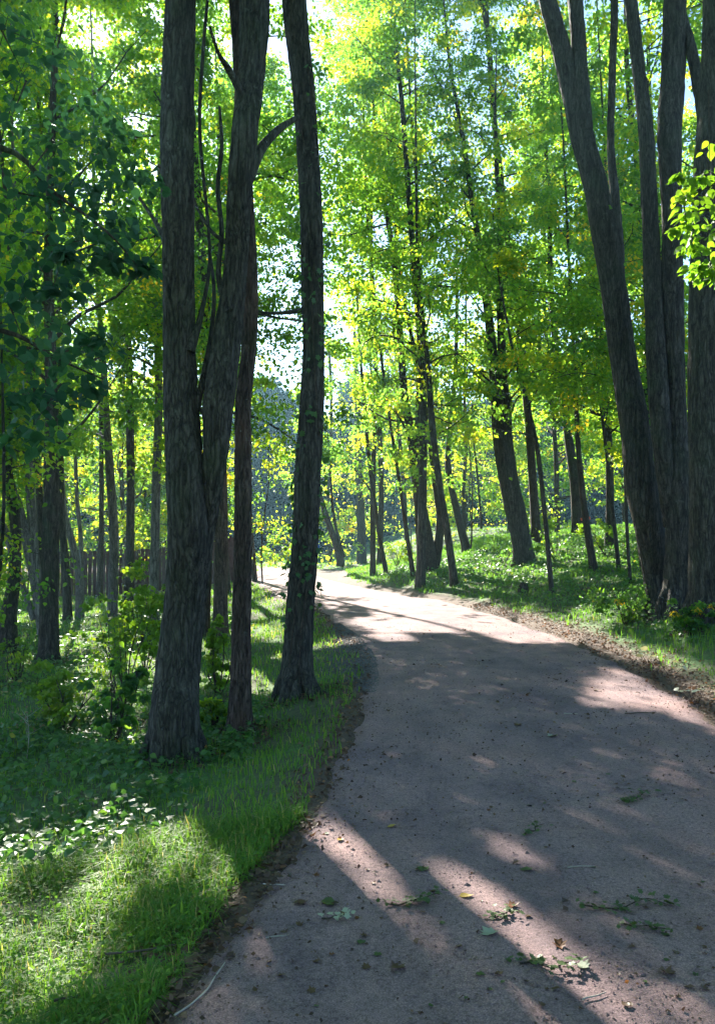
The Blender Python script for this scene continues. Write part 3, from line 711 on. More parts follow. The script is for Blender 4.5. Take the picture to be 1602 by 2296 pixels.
tube(lb, lp, [.03,.018,.010,.006,.003], k=8, n=5); lb.build('limb', [M_barkthin], rt, base=rt.location)
LITPTS.append((at(1590,500,5.0), .7))

# --- low leafy growth: saplings and shrubs
def shrub(label, px, py, wpx, hpx, tint=.5, per=40, ncl=26, size=.06, m=None, name='shrub', cat='shrub', group=None, d=None):
    g = ground(px, py)
    if d: g = np.array([(px-801)/FD*d, d, tz((px-801)/FD*d, d)])
    D = g[1]; W = wpx/FD*D/2; H = hpx/FD*D
    root = empty(name, g); tag(root, label, cat, group)
    rng = np.random.default_rng(int(abs(px*13+py)))
    mb = MB(); cents = []; rad = []; tw = []
    for j in range(7):
        a = rng.uniform(0, 6.28); r = rng.uniform(.3, .9)
        e = g+np.array([math.cos(a)*W*r, math.sin(a)*W*r, H*rng.uniform(.6, .95)])
        q = np.array([g-(0,0,.05), g+(e-g)*.5+rng.normal(size=3)*.06*H, e])
        tube(mb, q, [.012, .008, .003], k=5, n=4)
        for c in range(ncl//7+1):
            f = rng.uniform(.3, 1.05); p = g+(e-g)*f; off = rng.normal(size=3)*[W*.35, W*.35, H*.14]
            cents.append(p+off); rad.append(max(.08, min(W, H)*.30)); tw.append((p, p+off))
    mb.build('stem', [M_barkthin], root, base=g)
    CROWNS.append(dict(root=root, g=g, cents=np.array(cents), crad=np.array(rad), tw=tw, per=per, size=size, tpl='mid' if D < 20 else 'far', tint=tint, yellow=.03, mat=m or M_leafy, seed=int(abs(px*3+py)), D=D, hand=True))
    return root
shrub('bright green sapling bush just left of the nearest double trunk', 290,1600, 190,260, .35, per=46, ncl=44, size=.075)
shrub('dark leafy sapling on a thin stem beside the double trunk', 245,1680, 120,200, .05, per=36, ncl=24, size=.08, m=M_leaf)
shrub('yellow green sunlit bush at the left', 140,1640, 170,130, .6, per=50, ncl=30, size=.06)
shrub('small bush by the crooked trunk at the left edge', 40,1530, 120,110, .35, per=46, ncl=26, size=.06)
shrub('leafy shoot between the double trunk and the slim red trunk', 490,1560, 60,150, .4, per=20, ncl=14, size=.08)
shrub('little green shoot with one yellow leaf between the trunks', 480,1640, 60,70, .5, per=18, ncl=8, size=.07)
shrub('dense green bush behind the double trunk', 330,1470, 180,260, .3, per=50, ncl=50, size=.085, d=13.5)
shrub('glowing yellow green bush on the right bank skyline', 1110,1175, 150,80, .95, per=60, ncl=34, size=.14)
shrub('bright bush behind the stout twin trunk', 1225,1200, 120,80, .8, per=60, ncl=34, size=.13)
shrub('round green bush right of the stout twin trunk', 1245,1260, 110,80, .45, per=60, ncl=30, size=.09)
shrub('low bright bush at the foot of the stout twin trunk', 1130,1262, 90,60, .4, per=50, ncl=22, size=.08)
shrub('leafy bush on the bank before the paint marked tree', 1360,1250, 110,90, .5, per=50, ncl=26, size=.08)
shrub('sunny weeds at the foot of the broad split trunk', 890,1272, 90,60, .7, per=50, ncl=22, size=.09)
shrub('small bright plant at the right edge of the path', 1400,1400, 60,40, .55, per=22, ncl=14, size=.06)
shrub('dark undergrowth bush left of the big right clump', 1400,1390, 170,80, .05, per=60, ncl=34, size=.06, m=M_leaf)
shrub('leafy weeds growing at the foot of the leaning trunk', 1545,1425, 90,70, .1, per=40, ncl=24, size=.05, m=M_leaf)
print('shrubs', time.time()-T0)

# --- leaves of all crowns, thickened where the photo's ground lies in shade
def finish_crowns():
    for C in CROWNS:
        C['rng'] = np.random.default_rng(C['seed']); C['leaves'] = [gen_leaves(C, C['rng'])]
    allC = np.vstack([C['cents'] for C in CROWNS if not C.get('hand')]); own = np.concatenate([np.full(len(C['cents']), i) for i, C in enumerate(CROWNS) if not C.get('hand')])
    c = .12; xe = np.arange(-7, 8, c); ye = np.arange(1.2, 18, c)
    CX, CY = np.meshgrid(xe[:-1]+c/2, ye[:-1]+c/2, indexing='ij')
    o = openness(CX.ravel(), CY.ravel(), terrain(CX.ravel(), CY.ravel())).reshape(CX.shape)
    rng = np.random.default_rng(3)
    fx, fy, _ = sunfoot(allC)
    for rnd in range(4):
        P = np.vstack([l[0] for C in CROWNS for l in C['leaves']]); s = np.concatenate([l[3] for C in CROWNS for l in C['leaves']])
        gx, gy, gz = sunfoot(P)
        H_, _, _ = np.histogram2d(gx, gy, bins=[xe, ye], weights=s*s*.45)
        need = (o == 0) & (H_/(c*c/math.sin(SUN_EL)) < SHADE_LAI)
        if rnd == 0: print('shade cells', (o == 0).sum(), 'thin', need.sum(), 'lit', (o > .5).sum())
        ix = np.argwhere(need)
        if len(ix) < 20: break
        ix = ix[rng.permutation(len(ix))[:9000]]
        add = {}
        tx = xe[ix[:, 0]]+c/2; ty = ye[ix[:, 1]]+c/2
        dx = fx[None]-tx[:, None]; dy = fy[None]-ty[:, None]
        cand = (dx*dx+dy*dy) < (1.6+.8*rnd)**2
        for a in range(len(ix)):
            k = np.nonzero(cand[a])[0]
            if not len(k): continue
            j = k[rng.integers(len(k))]
            # the point on the sun ray of this patch nearest to that clump
            p0 = np.array([tx[a], ty[a], 0.]); t = (allC[j]-p0)@SDIR
            add.setdefault(own[j], []).append((p0+SDIR*t, allC[j]))
        for i, lst in add.items():
            C = CROWNS[i]; q = np.array([l[0] for l in lst]); m = 4
            n = len(q)*m
            P = np.repeat(q, m, 0)+rng.normal(size=(n, 3))*.16
            A = rng.normal(size=(n, 3)); A[:, 2] = -np.abs(A[:, 2])*.6-.2
            Nn = rng.normal(size=(n, 3))*.5+SDIR*.4; Nn[:, 2] += .8
            keep = carve(P, rng) & (P[:, 2] > 2.2)
            t = np.clip(C['tint']+rng.normal(size=n)*.15, 0, .9)
            C['leaves'].append((P[keep], A[keep], Nn[keep], (C['size']*rng.uniform(.7, 1.3, n))[keep], t[keep])); NLEAF[0] += keep.sum()
    print('thin left', need.sum())
    for C in CROWNS: build_crown(C, C['rng'])
finish_crowns()
print('crowns', time.time()-T0, 'leaves', NLEAF)

# --- the far wood beyond the field: every tree its own object, three shapes shared
def far_proto(i, H, W):
    rng = np.random.default_rng(50+i); root = empty('far_tree', (0,0,0))
    mb = MB(); tube(mb, [(0,0,-.3),(.1,.1,H*.4),(.2,0,H*.8)], [.25,.18,.05], k=7, n=3)
    mb.build('trunk', [M_barkdark], root)
    nC = 90; u = unit(nC, rng); f = rng.random(nC)**.4
    cz = rng.uniform(.02, 1, nC); prof = np.sin(np.clip(cz*.9+.12, 0, 1)*math.pi)**.5
    cents = np.column_stack([u[:, 0]*f*W*prof, u[:, 1]*f*W*prof, cz*H*.97])
    idx = np.repeat(np.arange(nC), 100); n = len(idx); off = unit(n, rng)*(rng.random(n)**.5)[:, None]*[1.3, 1.3, .9]
    P = cents[idx]+off; P[:, 2] = np.abs(P[:, 2])
    A = rng.normal(size=(n, 3)); Nn = rng.normal(size=(n, 3))*.6+(0,0,1)
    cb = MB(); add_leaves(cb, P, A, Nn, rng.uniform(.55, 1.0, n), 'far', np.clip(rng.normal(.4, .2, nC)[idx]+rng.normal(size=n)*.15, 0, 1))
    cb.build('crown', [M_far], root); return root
protos = [far_proto(0, 15, 4.5), far_proto(1, 18, 5.5), far_proto(2, 12, 4.2)]
rng = np.random.default_rng(77); used = set(); k = 0
for row, (yb, x0, x1, st) in enumerate([(84,-66,78,5.0),(92,-70,84,5.6),(101,-74,90,6.4)]):
    x = x0
    while x < x1:
        yy = yb+rng.uniform(-2.5, 2.5)+(0.15*abs(x) if x > 0 else -.55*abs(x)*.6); v = int(rng.integers(3)); src = protos[v]
        sc_ = rng.uniform(.85, 1.15)
        if v not in used: o = src; used.add(v)
        else:
            o = src.copy(); sc.collection.objects.link(o)
            for ch in list(src.children):
                c2 = ch.copy(); sc.collection.objects.link(c2); c2.parent = o
        o.location = (x, yy, tz(x, yy)); o.rotation_euler = (0, 0, rng.uniform(0, 6.28)); o.scale = (sc_, sc_, sc_)
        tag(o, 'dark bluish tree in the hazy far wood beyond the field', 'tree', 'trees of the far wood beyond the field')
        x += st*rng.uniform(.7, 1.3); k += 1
print('far trees', k, time.time()-T0)

# ------------------------------------------------------------------ vine, fence, stump, posts
def vine():
    st = [(668,130,55),(680,200,54),(690,350,52),(698,500,52),(700,650,52),(703,800,50),(697,950,58),(690,1050,60),(686,1150,60),(681,1250,62),(673,1350,65)]
    g = ground(666,1562); D = g[1]; rng = np.random.default_rng(4)
    ys = np.array([a[1] for a in st]); xs = np.array([a[0] for a in st]); ws = np.array([a[2] for a in st])
    root = empty('climbing_vine', g+(0,-.3,0)); tag(root, 'green vine leaves clinging to the straight trunk at the path edge', 'vine')
    stem = MB()
    for a0 in (4.2, 5.2):
        pts = []
        for y in np.linspace(1540, 160, 16):
            x = np.interp(y, ys, xs); r = np.interp(y, ys, ws)/2/FD*D+.012; c = at(x, y, D); a = a0+.5*math.sin(y*.008+a0)
            pts.append(c+np.array([math.cos(a)*r, math.sin(a)*r, 0]))
        tube(stem, np.array(pts), np.full(len(pts), .008), k=5, n=3)
    stem.build('stem', [M_barkthin], root, base=root.location)
    n = 620; yy = np.concatenate([rng.normal(1080, 90, 80), rng.normal(1290, 40, 26), rng.uniform(140, 1400, 130), rng.normal(600, 120, 50)]); n = len(yy)
    yy = np.clip(yy, 130, 1400); x = np.interp(yy, ys, xs); r = np.interp(yy, ys, ws)/2/FD*D
    a = rng.uniform(math.pi*.85, math.pi*2.15, n); o = rng.uniform(.0, .05, n)*(rng.random(n) < .6)+.012
    C = np.array([at(x[i], yy[i], D) for i in range(n)]); dirs = np.column_stack([np.cos(a), np.sin(a), np.zeros(n)])
    P = C+dirs*(r+o)[:, None]
    A = dirs*.4+rng.normal(size=(n, 3))*.4; A[:, 2] -= .8
    mb = MB(); add_leaves(mb, P, A, dirs+rng.normal(size=(n, 3))*.4+(0,0,.3), rng.uniform(.05, .09, n), 'maple', np.clip(rng.normal(.15, .12, n), 0, .9))
    mb.build('foliage', [M_herb], root, base=root.location)
vine()
def fence():
    y0 = 31.0; a = np.array([(95-801)/FD*y0, y0]); b = np.array([(540-801)/FD*y0*1.12, y0*1.1])
    root = empty('board_fence', (a[0], a[1], tz(*a))); tag(root, 'dark maroon board fence at the back of the left lawn', 'fence')
    M = plain('fence_board', (.075,.035,.040), var=.35, sc_=6); L = np.linalg.norm(b-a); n = int(L/.16); u = (b-a)/L; nn = np.array([-u[1], u[0]])
    mb = MB(); rng = np.random.default_rng(2)
    def boxx(m, c, hu, hn, z0, z1):
        V = [];
        for z in (z0, z1):
            for su, sn in ((-1,-1),(1,-1),(1,1),(-1,1)): p = c+u*hu*su+nn*hn*sn; V.append((p[0], p[1], z))
        m.add(np.array(V), [3,2,1,0, 4,5,6,7, 0,1,5,4, 1,2,6,5, 2,3,7,6, 3,0,4,7], [4]*6, smooth=False)
    for i in range(n):
        c = a+u*(i+.5)*L/n; z = tz(*c); boxx(mb, c, L/n/2-.006, .011, z+.03, z+1.75+rng.uniform(-.02, .02))
    mb.build('board_panel', [M], root, base=root.location)
    rl = MB()
    for z in (.4, 1.4):
        c = (a+b)/2+nn*.034; boxx(rl, c, L/2, .02, tz(*c)+z, tz(*c)+z+.09)
    rl.build('rail', [M], root, base=root.location)
    for i in range(int(L/2.4)+1):
        c = a+u*min(i*2.4, L)+nn*.10; pm = MB(); boxx(pm, c, .05, .045, tz(*c)-.1, tz(*c)+1.85); pm.build('post', [M], root, base=root.location)
fence()
def stump():
    g = ground(1172, 1330); mb = MB(); D = g[1]; r = 11/FD*D
    tube(mb, [g-(0,0,.1), g+(0,0,.06), g+(.01,0,.16), g+(.03,0,.24)], [r*1.25, r*1.05, r*.9, r*.55], k=14, n=3, rough=.12, seed=3, cap=True)
    o = mb.build('tree_stump', [M_barkdark], base=g, loc=g); tag(o, 'small dark broken stump on the grass right of the path', 'stump')
stump()
def paint():
    D = ground(1330,1278)[1]; mb = MB(); pts = [at(1311,1160,D), at(1312,1166,D)]
    r = 19.5/2/FD*D*1.09; tube(mb, pts, [r, r], k=24, n=1)
    o = mb.build('paint_mark', [plain('orange_paint', (.55,.10,.04))], base=pts[0])
    for t in sc.objects:
        if t.get('label', '').startswith('thin dark trunk with an orange'): o.parent = t; o.location = Vector(pts[0])-t.location
paint()
def posts():
    g = ground(617, 1268); D = g[1]; root = empty('post', g); tag(root, 'small white trail notice on a dark post at the far wood edge', 'sign')
    mb = MB(); h = 30/FD*D; tube(mb, [g-(0,0,.2), g+(0,0,h)], [.05,.05], k=8, n=1, cap=True); mb.build('pole', [M_barkdark], root, base=g)
    z0 = h-.05; w_ = 5/FD*D/2*1.25; hh = 11/FD*D
    def box(m, x0, x1, y0, y1, z0, z1):
        V = [(x, y, z) for z in (z0, z1) for x, y in ((x0,y0),(x1,y0),(x1,y1),(x0,y1))]
        m.add(np.array(V)+g, [3,2,1,0, 4,5,6,7, 0,1,5,4, 1,2,6,5, 2,3,7,6, 3,0,4,7], [4]*6, smooth=False)
    mb = MB(); box(mb, -w_, w_, -.09, -.06, z0-hh, z0); mb.build('sign_panel', [plain('white_sign', (.75,.78,.8), var=.05)], root, base=g)
    mb = MB(); box(mb, -w_*.7, w_*.7, -.095, -.0902, z0-hh*.62, z0-hh*.38); mb.build('emblem', [plain('sign_blue', (.03,.07,.16), var=.1)], root, base=g)
    g = ground(713, 1246); D = g[1]; root = empty('post', g); tag(root, 'bright blue marker post on the grass right of the vine trunk', 'marker post')
    Mb = plain('blue_plastic', (.02,.13,.55), rough=.4, var=.1); h = 40/FD*D
    mb = MB(); tube(mb, [g-(0,0,.2), g+(0,0,h*.5), g+(0,0,h*.9)], [.11,.085,.06], k=12, n=2); mb.build('pole', [Mb], root, base=g)
    mb = MB(); tube(mb, [g+(0,0,h*.88), g+(0,0,h*.96), g+(0,0,h)], [.075,.06,.02], k=12, n=2, cap=True); mb.build('cap', [Mb], root, base=g)
posts()

# ------------------------------------------------------------------ ground cover
def blades(mb, P, h, w_, rng, tint, bend=.5):
    n = len(P); a = rng.uniform(0, 6.28, n); f = np.column_stack([np.cos(a), np.sin(a), np.zeros(n)]); sd = np.column_stack([-np.sin(a), np.cos(a), np.zeros(n)])
    b = rng.uniform(.1, 1, n)*bend; hf = np.clip(1-.38*b, .25, 1); up = np.array([0, 0, 1.])
    V = np.empty((n, 5, 3)); hh = h[:, None]; ww = w_[:, None]
    V[:, 0] = P-sd*ww/2; V[:, 1] = P+sd*ww/2
    m = P+up*hh*(.62-.10*b[:, None])+f*(b*h*.30)[:, None]; V[:, 2] = m+sd*ww*.38; V[:, 3] = m-sd*ww*.38
    V[:, 4] = P+up*(hh*np.clip(1-.42*b[:, None]**1.3, .12, 1))+f*(b*h*.85)[:, None]
    base = np.arange(n)[:, None]*5; L = np.concatenate([base+[0,1,2,3], base+[3,2,4]], 1).ravel()
    mb.add(V.reshape(-1, 3), L, np.tile([4,3], n), 0, np.repeat(tint, 2), False)
def scatter(n, x0, x1, y0, y1, rng, cond=None, pw=1.0):
    x = rng.uniform(x0, x1, n); y = y0+(y1-y0)*rng.random(n)**pw
    s, side = path_dist(x, y)
    k = s > -.02
    k &= np.abs(x) < .52*y+2.2
    if cond is not None: k &= cond(x, y, s, side)
    x, y, s, side = x[k], y[k], s[k], side[k]
    return np.column_stack([x, y, terrain(x, y)-.005]), s, side
def clump(x, y, f, seed): return vnoise(x*f+40, y*f+40, seed)
rng = np.random.default_rng(11)
# tall bright grass in the lower left corner
mb = MB()
P, s, side = scatter(95000, -4.2, 0, 1.9, 5.0, rng, lambda x, y, s, sd: (sd < 0) & (s > .05+.28*clump(x, y, 2.2, 3)) & (rng.random(len(x)) < .25+.9*clump(x, y, 3.3, 4)**1.5*1.3) & (y < 4.75+.5*clump(x, y, 1.5, 6)))
cl = clump(P[:, 0], P[:, 1], 3.3, 4); n = len(P)
h = (.035+.15*cl**1.4)*rng.uniform(.5, 1.35, n); tint = np.clip(rng.normal(.5, .2, n)+(rng.random(n) < .10)*.45, 0, 1)
blades(mb, P, h, rng.uniform(.0025, .007, n)*(1+.8*(rng.random(n) < .06)), rng, tint, 1.9)
k = rng.random(n) < .34; Q = P[k].copy(); m_ = len(Q); Q[:, 2] += rng.uniform(.02, .10, m_); A = rng.normal(size=(m_, 3)); A[:, 2] *= .3; add_leaves(mb, Q, A, rng.normal(size=(m_, 3))*.5+(0,0,1), rng.uniform(.012, .032, m_), 'mid', np.clip(rng.normal(.45, .2, m_), 0, 1))
tag(mb.build('tall_grass', [M_grass]), 'tall tangled bright grass in the lower left corner', 'grass', kind='stuff'); print('tall', n)
# lawn grass left
mb = MB()
P, s, side = scatter(150000, -24, 0.6, 4.5, 42, rng, lambda x, y, s, sd: (sd < 0) & (s > .05+.22*clump(x, y, 2, 8)), pw=1.9)
n = len(P); dd = P[:, 1]; blades(mb, P, (.05+.05*clump(P[:, 0], P[:, 1], 1.2, 5)+dd*.0012)*rng.uniform(.6, 1.4, n), .004+dd*.0009*rng.uniform(.7, 1.3, n), rng, np.clip(rng.normal(.55, .2, n), 0, 1), .9)
tag(mb.build('lawn_grass', [M_grass]), 'short green grass left of the path', 'grass', kind='stuff'); print('lawn', n)
# right bank grass
mb = MB()
P, s, side = scatter(190000, -3, 24, 4.0, 44, rng, lambda x, y, s, sd: (sd > 0) & (s > .12+.5*clump(x, y, 2, 9)), pw=1.6)
n = len(P); dd = P[:, 1]; cl = clump(P[:, 0], P[:, 1], 1.6, 15)
blades(mb, P, (.04+.11*cl**1.5+dd*.0012)*rng.uniform(.6, 1.4, n), .005+dd*.0009*rng.uniform(.7, 1.3, n), rng, np.clip(rng.normal(.42, .18, n), 0, 1), .9)
tag(mb.build('bank_grass', [M_grass]), 'uneven grass on the bank right of the path', 'grass', kind='stuff'); print('bank', n)
# far field grass, in coarse tufts
mb = MB()
P, s, side = scatter(40000, -50, 55, 38, 84, rng, lambda x, y, s, sd: s > .2, pw=1.3)
n = len(P); blades(mb, P, .12*rng.uniform(.6, 1.4, n), .07*rng.uniform(.7, 1.3, n), rng, np.clip(rng.normal(.5, .15, n), 0, 1), .9)
tag(mb.build('meadow_grass', [M_grass]), 'sunlit meadow grass beyond the bend of the path', 'grass', kind='stuff')
# low broad leaved weeds
def herbs(name, label, n, x0, x1, y0, y1, cond, hmax, size, tm, m=None):
    mb = MB(); P, s, side = scatter(n, x0, x1, y0, y1, rng, cond, pw=1.3); n = len(P)
    hh = hmax*(.25+.75*clump(P[:, 0], P[:, 1], 2.0, 31))*rng.uniform(.1, 1, n)
    P[:, 2] += hh; A = rng.normal(size=(n, 3)); A[:, 2] = A[:, 2]*.35-.1; Nn = rng.normal(size=(n, 3))*.45+(0,-.1,1)
    add_leaves(mb, P, A, Nn, size*rng.uniform(.6, 1.3, n)*(1+P[:, 1]*.03), 'mid', np.clip(rng.normal(tm, .2, n), 0, .97), wid=1.15)
    tag(mb.build(name, [m or M_herb]), label, 'ground cover', kind='stuff')
herbs('ground_cover_weeds', 'dark creeping weeds around the nearest trunks on the left', 26000, -6.5, -.4, 4.3, 9.5,
      lambda x, y, s, sd: (sd < 0) & (s > .75+.5*clump(x, y, 1.5, 12)) & (rng.random(len(x)) < 1.3*clump(x, y, 2.6, 13)) & (y > 4.6-.5*x*0), .22, .05, .35)
herbs('left_meadow_weeds', 'leafy weeds scattered over the left lawn', 16000, -14, -1.2, 9, 24,
      lambda x, y, s, sd: (sd < 0) & (s > 1.5) & (rng.random(len(x)) < clump(x, y, .8, 14)**2*2), .3, .06, .45)
herbs('bank_weeds', 'knee high weeds and ivy on the right bank', 60000, .5, 13, 5.5, 30,
      lambda x, y, s, sd: (sd > 0) & (s > .55+.5*clump(x, y, 1.5, 16)) & (rng.random(len(x)) < 1.4*clump(x, y, 1.1, 17)), .30, .05, .45)
# leaf litter and weeds heaped round the feet of the near trunks
mb = MB(); hb = MB()
for (px, py) in [(392,1695),(538,1645),(666,1562),(1482,1378),(1516,1382),(1588,1400),(108,1488)]:
    g = ground(px, py); n = 500; a = rng.uniform(0, 6.28, n); r = .16+.38*rng.random(n)**1.6
    P = np.column_stack([g[0]+np.cos(a)*r, g[1]+np.sin(a)*r, np.zeros(n)]); P[:, 2] = terrain(P[:, 0], P[:, 1])+rng.uniform(.005, .05, n)*(1.2-r*1.5).clip(.2)
    s_, _ = path_dist(P[:, 0], P[:, 1]); P = P[s_ > .05]; n = len(P)
    A = rng.normal(size=(n, 3)); A[:, 2] *= .3; add_leaves(mb, P, A, rng.normal(size=(n, 3))*.5+(0,0,1), rng.uniform(.02, .06, n), 'mid', np.clip(rng.normal(.3, .25, n), 0, 1))
    n = 160; a = rng.uniform(0, 6.28, n); r = .2+.3*rng.random(n); P = np.column_stack([g[0]+np.cos(a)*r, g[1]+np.sin(a)*r, np.zeros(n)]); P[:, 2] = terrain(P[:, 0], P[:, 1])
    blades(hb, P, rng.uniform(.05, .18, n), rng.uniform(.004, .008, n), rng, np.clip(rng.normal(.3, .2, n), 0, .8), 1.0)
tag(mb.build('trunk_foot_litter', [M_litter]), 'dead leaves gathered round the feet of the near trunks', 'leaf litter', kind='stuff')
tag(hb.build('trunk_foot_grass', [M_grass]), 'longer grass standing round the feet of the near trunks', 'grass', kind='stuff')
# fallen leaf litter along both path edges and small crumbs on the tread
mb = MB()
P, s, side = scatter(150000, -3.2, 5.5, 1.9, 20, rng, lambda x, y, s, sd: (rng.random(len(x)) < np.where(sd < 0, np.exp(-((s-.10)/(.17+.12*clump(x, y, 2.5, 51)))**2)*np.where(y < 5, 1, .5), np.exp(-((s-.2)/(.18+.25*clump(x, y, 1.2, 52)))**2))), pw=1.4)
n = len(P); P[:, 2] += rng.uniform(.006, .035, n); A = rng.normal(size=(n, 3)); A[:, 2] *= .25; Nn = rng.normal(size=(n, 3))*.5+(0,0,1)
add_leaves(mb, P, A, Nn, rng.uniform(.012, .05, n), 'mid', np.clip(rng.normal(.38, .25, n), 0, 1)); print('litter', n)
tag(mb.build('leaf_litter', [M_litter]), 'brown fallen leaf litter along both edges of the path', 'leaf litter', kind='stuff')
mb = MB()
x = rng.uniform(-2, 4.5, 60000); y = 1.9+14*rng.random(60000)**1.5; s, sd = path_dist(x, y)
k = (s < .05) & (rng.random(60000) < .08+1.3*clump(x, y, 1.3, 18)**4*clump(x, y, 5, 19)+.5*np.exp(s/.22)); x, y = x[k], y[k]; n = len(x)
P = np.column_stack([x, y, terrain(x, y)+.012+rng.uniform(.004, .012, n)]); A = rng.normal(size=(n, 3)); A[:, 2] *= .3; Nn = rng.normal(size=(n, 3))*.6+(0,0,1)
add_leaves(mb, P, A, Nn, rng.uniform(.004, .022, n)*(1+1.2*(rng.random(n) < .08)), 'far', np.clip(rng.normal(.22, .25, n), 0, 1)); print('crumbs', n)
tag(mb.build('leaf_crumbs', [M_litter]), 'tiny dark leaf crumbs strewn over the gravel', 'leaf crumbs', kind='stuff')
# grit: small stones on the tread and the coarse gravel shoulder at the left of the bend
def stones(name, label, P, r, rng, m):
    n = len(P); O = np.array([(1,0,0),(0,1,0),(-1,0,0),(0,-1,0),(0,0,.7),(0,0,-.6)], float)
    sc3 = rng.uniform(.6, 1.3, (n, 1, 3)); a = rng.uniform(0, 6.28, n); c_, s_ = np.cos(a), np.sin(a)
    V = O[None]*sc3*r[:, None, None]; V = np.stack([V[..., 0]*c_[:, None]-V[..., 1]*s_[:, None], V[..., 0]*s_[:, None]+V[..., 1]*c_[:, None], V[..., 2]], -1)+P[:, None]
    F = np.array([0,1,4,1,2,4,2,3,4,3,0,4]); L = (np.arange(n)[:, None]*6+F[None]).ravel()
    mb = MB(); mb.add(V.reshape(-1, 3), L, np.full(n*4, 3), 0, .5, False); tag(mb.build(name, [m]), label, 'gravel', kind='stuff')
x = rng.uniform(-2, 4, 60000); y = 1.9+9*rng.random(60000)**1.6; s, sd = path_dist(x, y); k = s < .02; x, y = x[k], y[k]; n = len(x)
stones('path_grit', 'loose pinkish grit on the near part of the path', np.column_stack([x, y, terrain(x, y)+.012]), rng.uniform(.0015, .0055, n)*(1+2*(rng.random(n) < .03)), rng, M_path)
x = rng.uniform(-2.2, .8, 30000); y = rng.uniform(8.8, 16, 30000); s, sd = path_dist(x, y)
k = (sd < 0) & (s > -.1) & (s < (.15+.5*vnoise(x*1.7+9, y*1.7, 41)+.5*rng.random(len(x))**2)*np.sin(np.clip((y-8.8)/7.2, 0, 1)*math.pi)); x, y = x[k], y[k]; n = len(x)
stones('shoulder_gravel', 'coarse dark gravel spilling off the left shoulder of the bend', np.column_stack([x, y, terrain(x, y)+.01]), rng.uniform(.008, .022, n), rng, M_stone)
print('cover', time.time()-T0)

# ------------------------------------------------------------------ single fallen leaves, sprigs and sticks on the path
def leaf_mesh(nm, tpl, m, curl, seed, wid=1.0):
    rs = np.random.default_rng(seed); T = TPL[tpl].copy(); T[:, 1] -= .5; T[:, 0] *= wid
    if tpl == 'maple':
        ctr = np.array([[0, -.05, 0.]])
    else: ctr = np.array([[0, 0, 0.]])
    V = np.vstack([T, ctr]); V[:, 2] = curl*(V[:, 0]**2*1.6+V[:, 1]**2*.7)+rs.normal(size=len(V))*.03+.03
    V[:, 2] -= V[:, 2].min(); k = len(T)
    stalk = np.array([(-.015, -.5, .03), (.015, -.5, .03), (.05, -.85, .0)]); V = np.vstack([V, stalk])
    L = []; c = []
    for i in range(k): L += [i, (i+1) % k, k]; c.append(3)
    L += [k+1, k+2, k+3]; c.append(3)
    V2 = V.copy(); V2[:, 2] += .012      # a real, thin blade: two skins
    mb = MB(); mb.add(V, L, c, 0, .5, False); mb.add(V2, L, c, 0, .5, False); return mesh_np(nm, np.vstack(mb.V), np.concatenate(mb.L), np.concatenate(mb.S), [m], tint=np.concatenate(mb.T))
MC = {k: leafmat('fallen_'+k, [(0, tuple(x*.7 for x in c)), (1, c)], tscale=(1.8,1.5,.8), mix=.25, rough=.5) for k, c in
      dict(brown=(.13,.075,.04), green=(.07,.12,.035), yellow=(.45,.32,.05), pale=(.42,.47,.36), rust=(.20,.08,.03)).items()}
PROT = [leaf_mesh('fallen_leaf', a, MC[b], c, i) for i, (a, b, c) in enumerate([('maple','brown',.5),('oval','brown',.9),('maple','green',.3),('oval','green',.4),('maple','pale',.35),('oval','yellow',.5),('maple','rust',.7)])]
def on_path(px, py): 
    g = ground(px, py); g[2] += .014; return g
def put_leaf(px, py, i, size, label, group=None, rz=None, rng=rng):
    o = bpy.data.objects.new('fallen_leaf', PROT[i]); o.location = on_path(px, py); o.scale = (size*.8,)*3
    o.rotation_euler = (rng.normal()*.12, rng.normal()*.12, rng.uniform(0, 6.28) if rz is None else rz)
    sc.collection.objects.link(o); return tag(o, label, 'fallen leaf', group)
for px, py, i, sz, lab in [
  (1045,2026,5,.075,'bright yellow fallen leaf in the big sun patch'), (1092,2104,4,.10,'whitish fallen maple leaf at the lower rim of the big sun patch'),
  (1152,2048,6,.07,'rust brown fallen leaf just above the green leaf clump'), (878,1862,5,.07,'yellow brown fallen leaf above the narrow sun strip'),
  (736,2044,3,.11,'yellowish green oval fallen leaf in the shade left of the sun strip'), (1240,1655,4,.12,'pale grey green fallen maple leaf in the mid path shade'),
  (1162,1630,0,.10,'brown curled fallen leaf in the mid path shade'), (1255,2132,6,.07,'small rust leaf at the right end of the big sun patch'),
  (1335,1552,0,.09,'brown leaf in the sunlit stripe near the right edge'), (675,2045,1,.08,'dull orange leaf at the left side of the path'),
  (762,1893,5,.06,'pale yellow leaf in the narrow upper sun strip'), (895,2190,0,.08,'dark brown curled leaf in the bottom middle of the path'),
  (1310,2178,4,.07,'pale twisted leaf at the lower right of the sun patch'), (948,1960,3,.09,'light green leaf on the shadow rim left of the big patch'),
  (500,1985,6,.08,'orange brown leaf glowing in the left path edge litter'), (390,2160,6,.07,'orange leaf lying in the grass edge at the lower left'),
  (1500,2200,0,.09,'lone brown leaf near the lower right border'), (1180,1960,3,.08,'green leaf on the upper rim of the big sun patch')]:
    put_leaf(px, py, i, sz, lab)
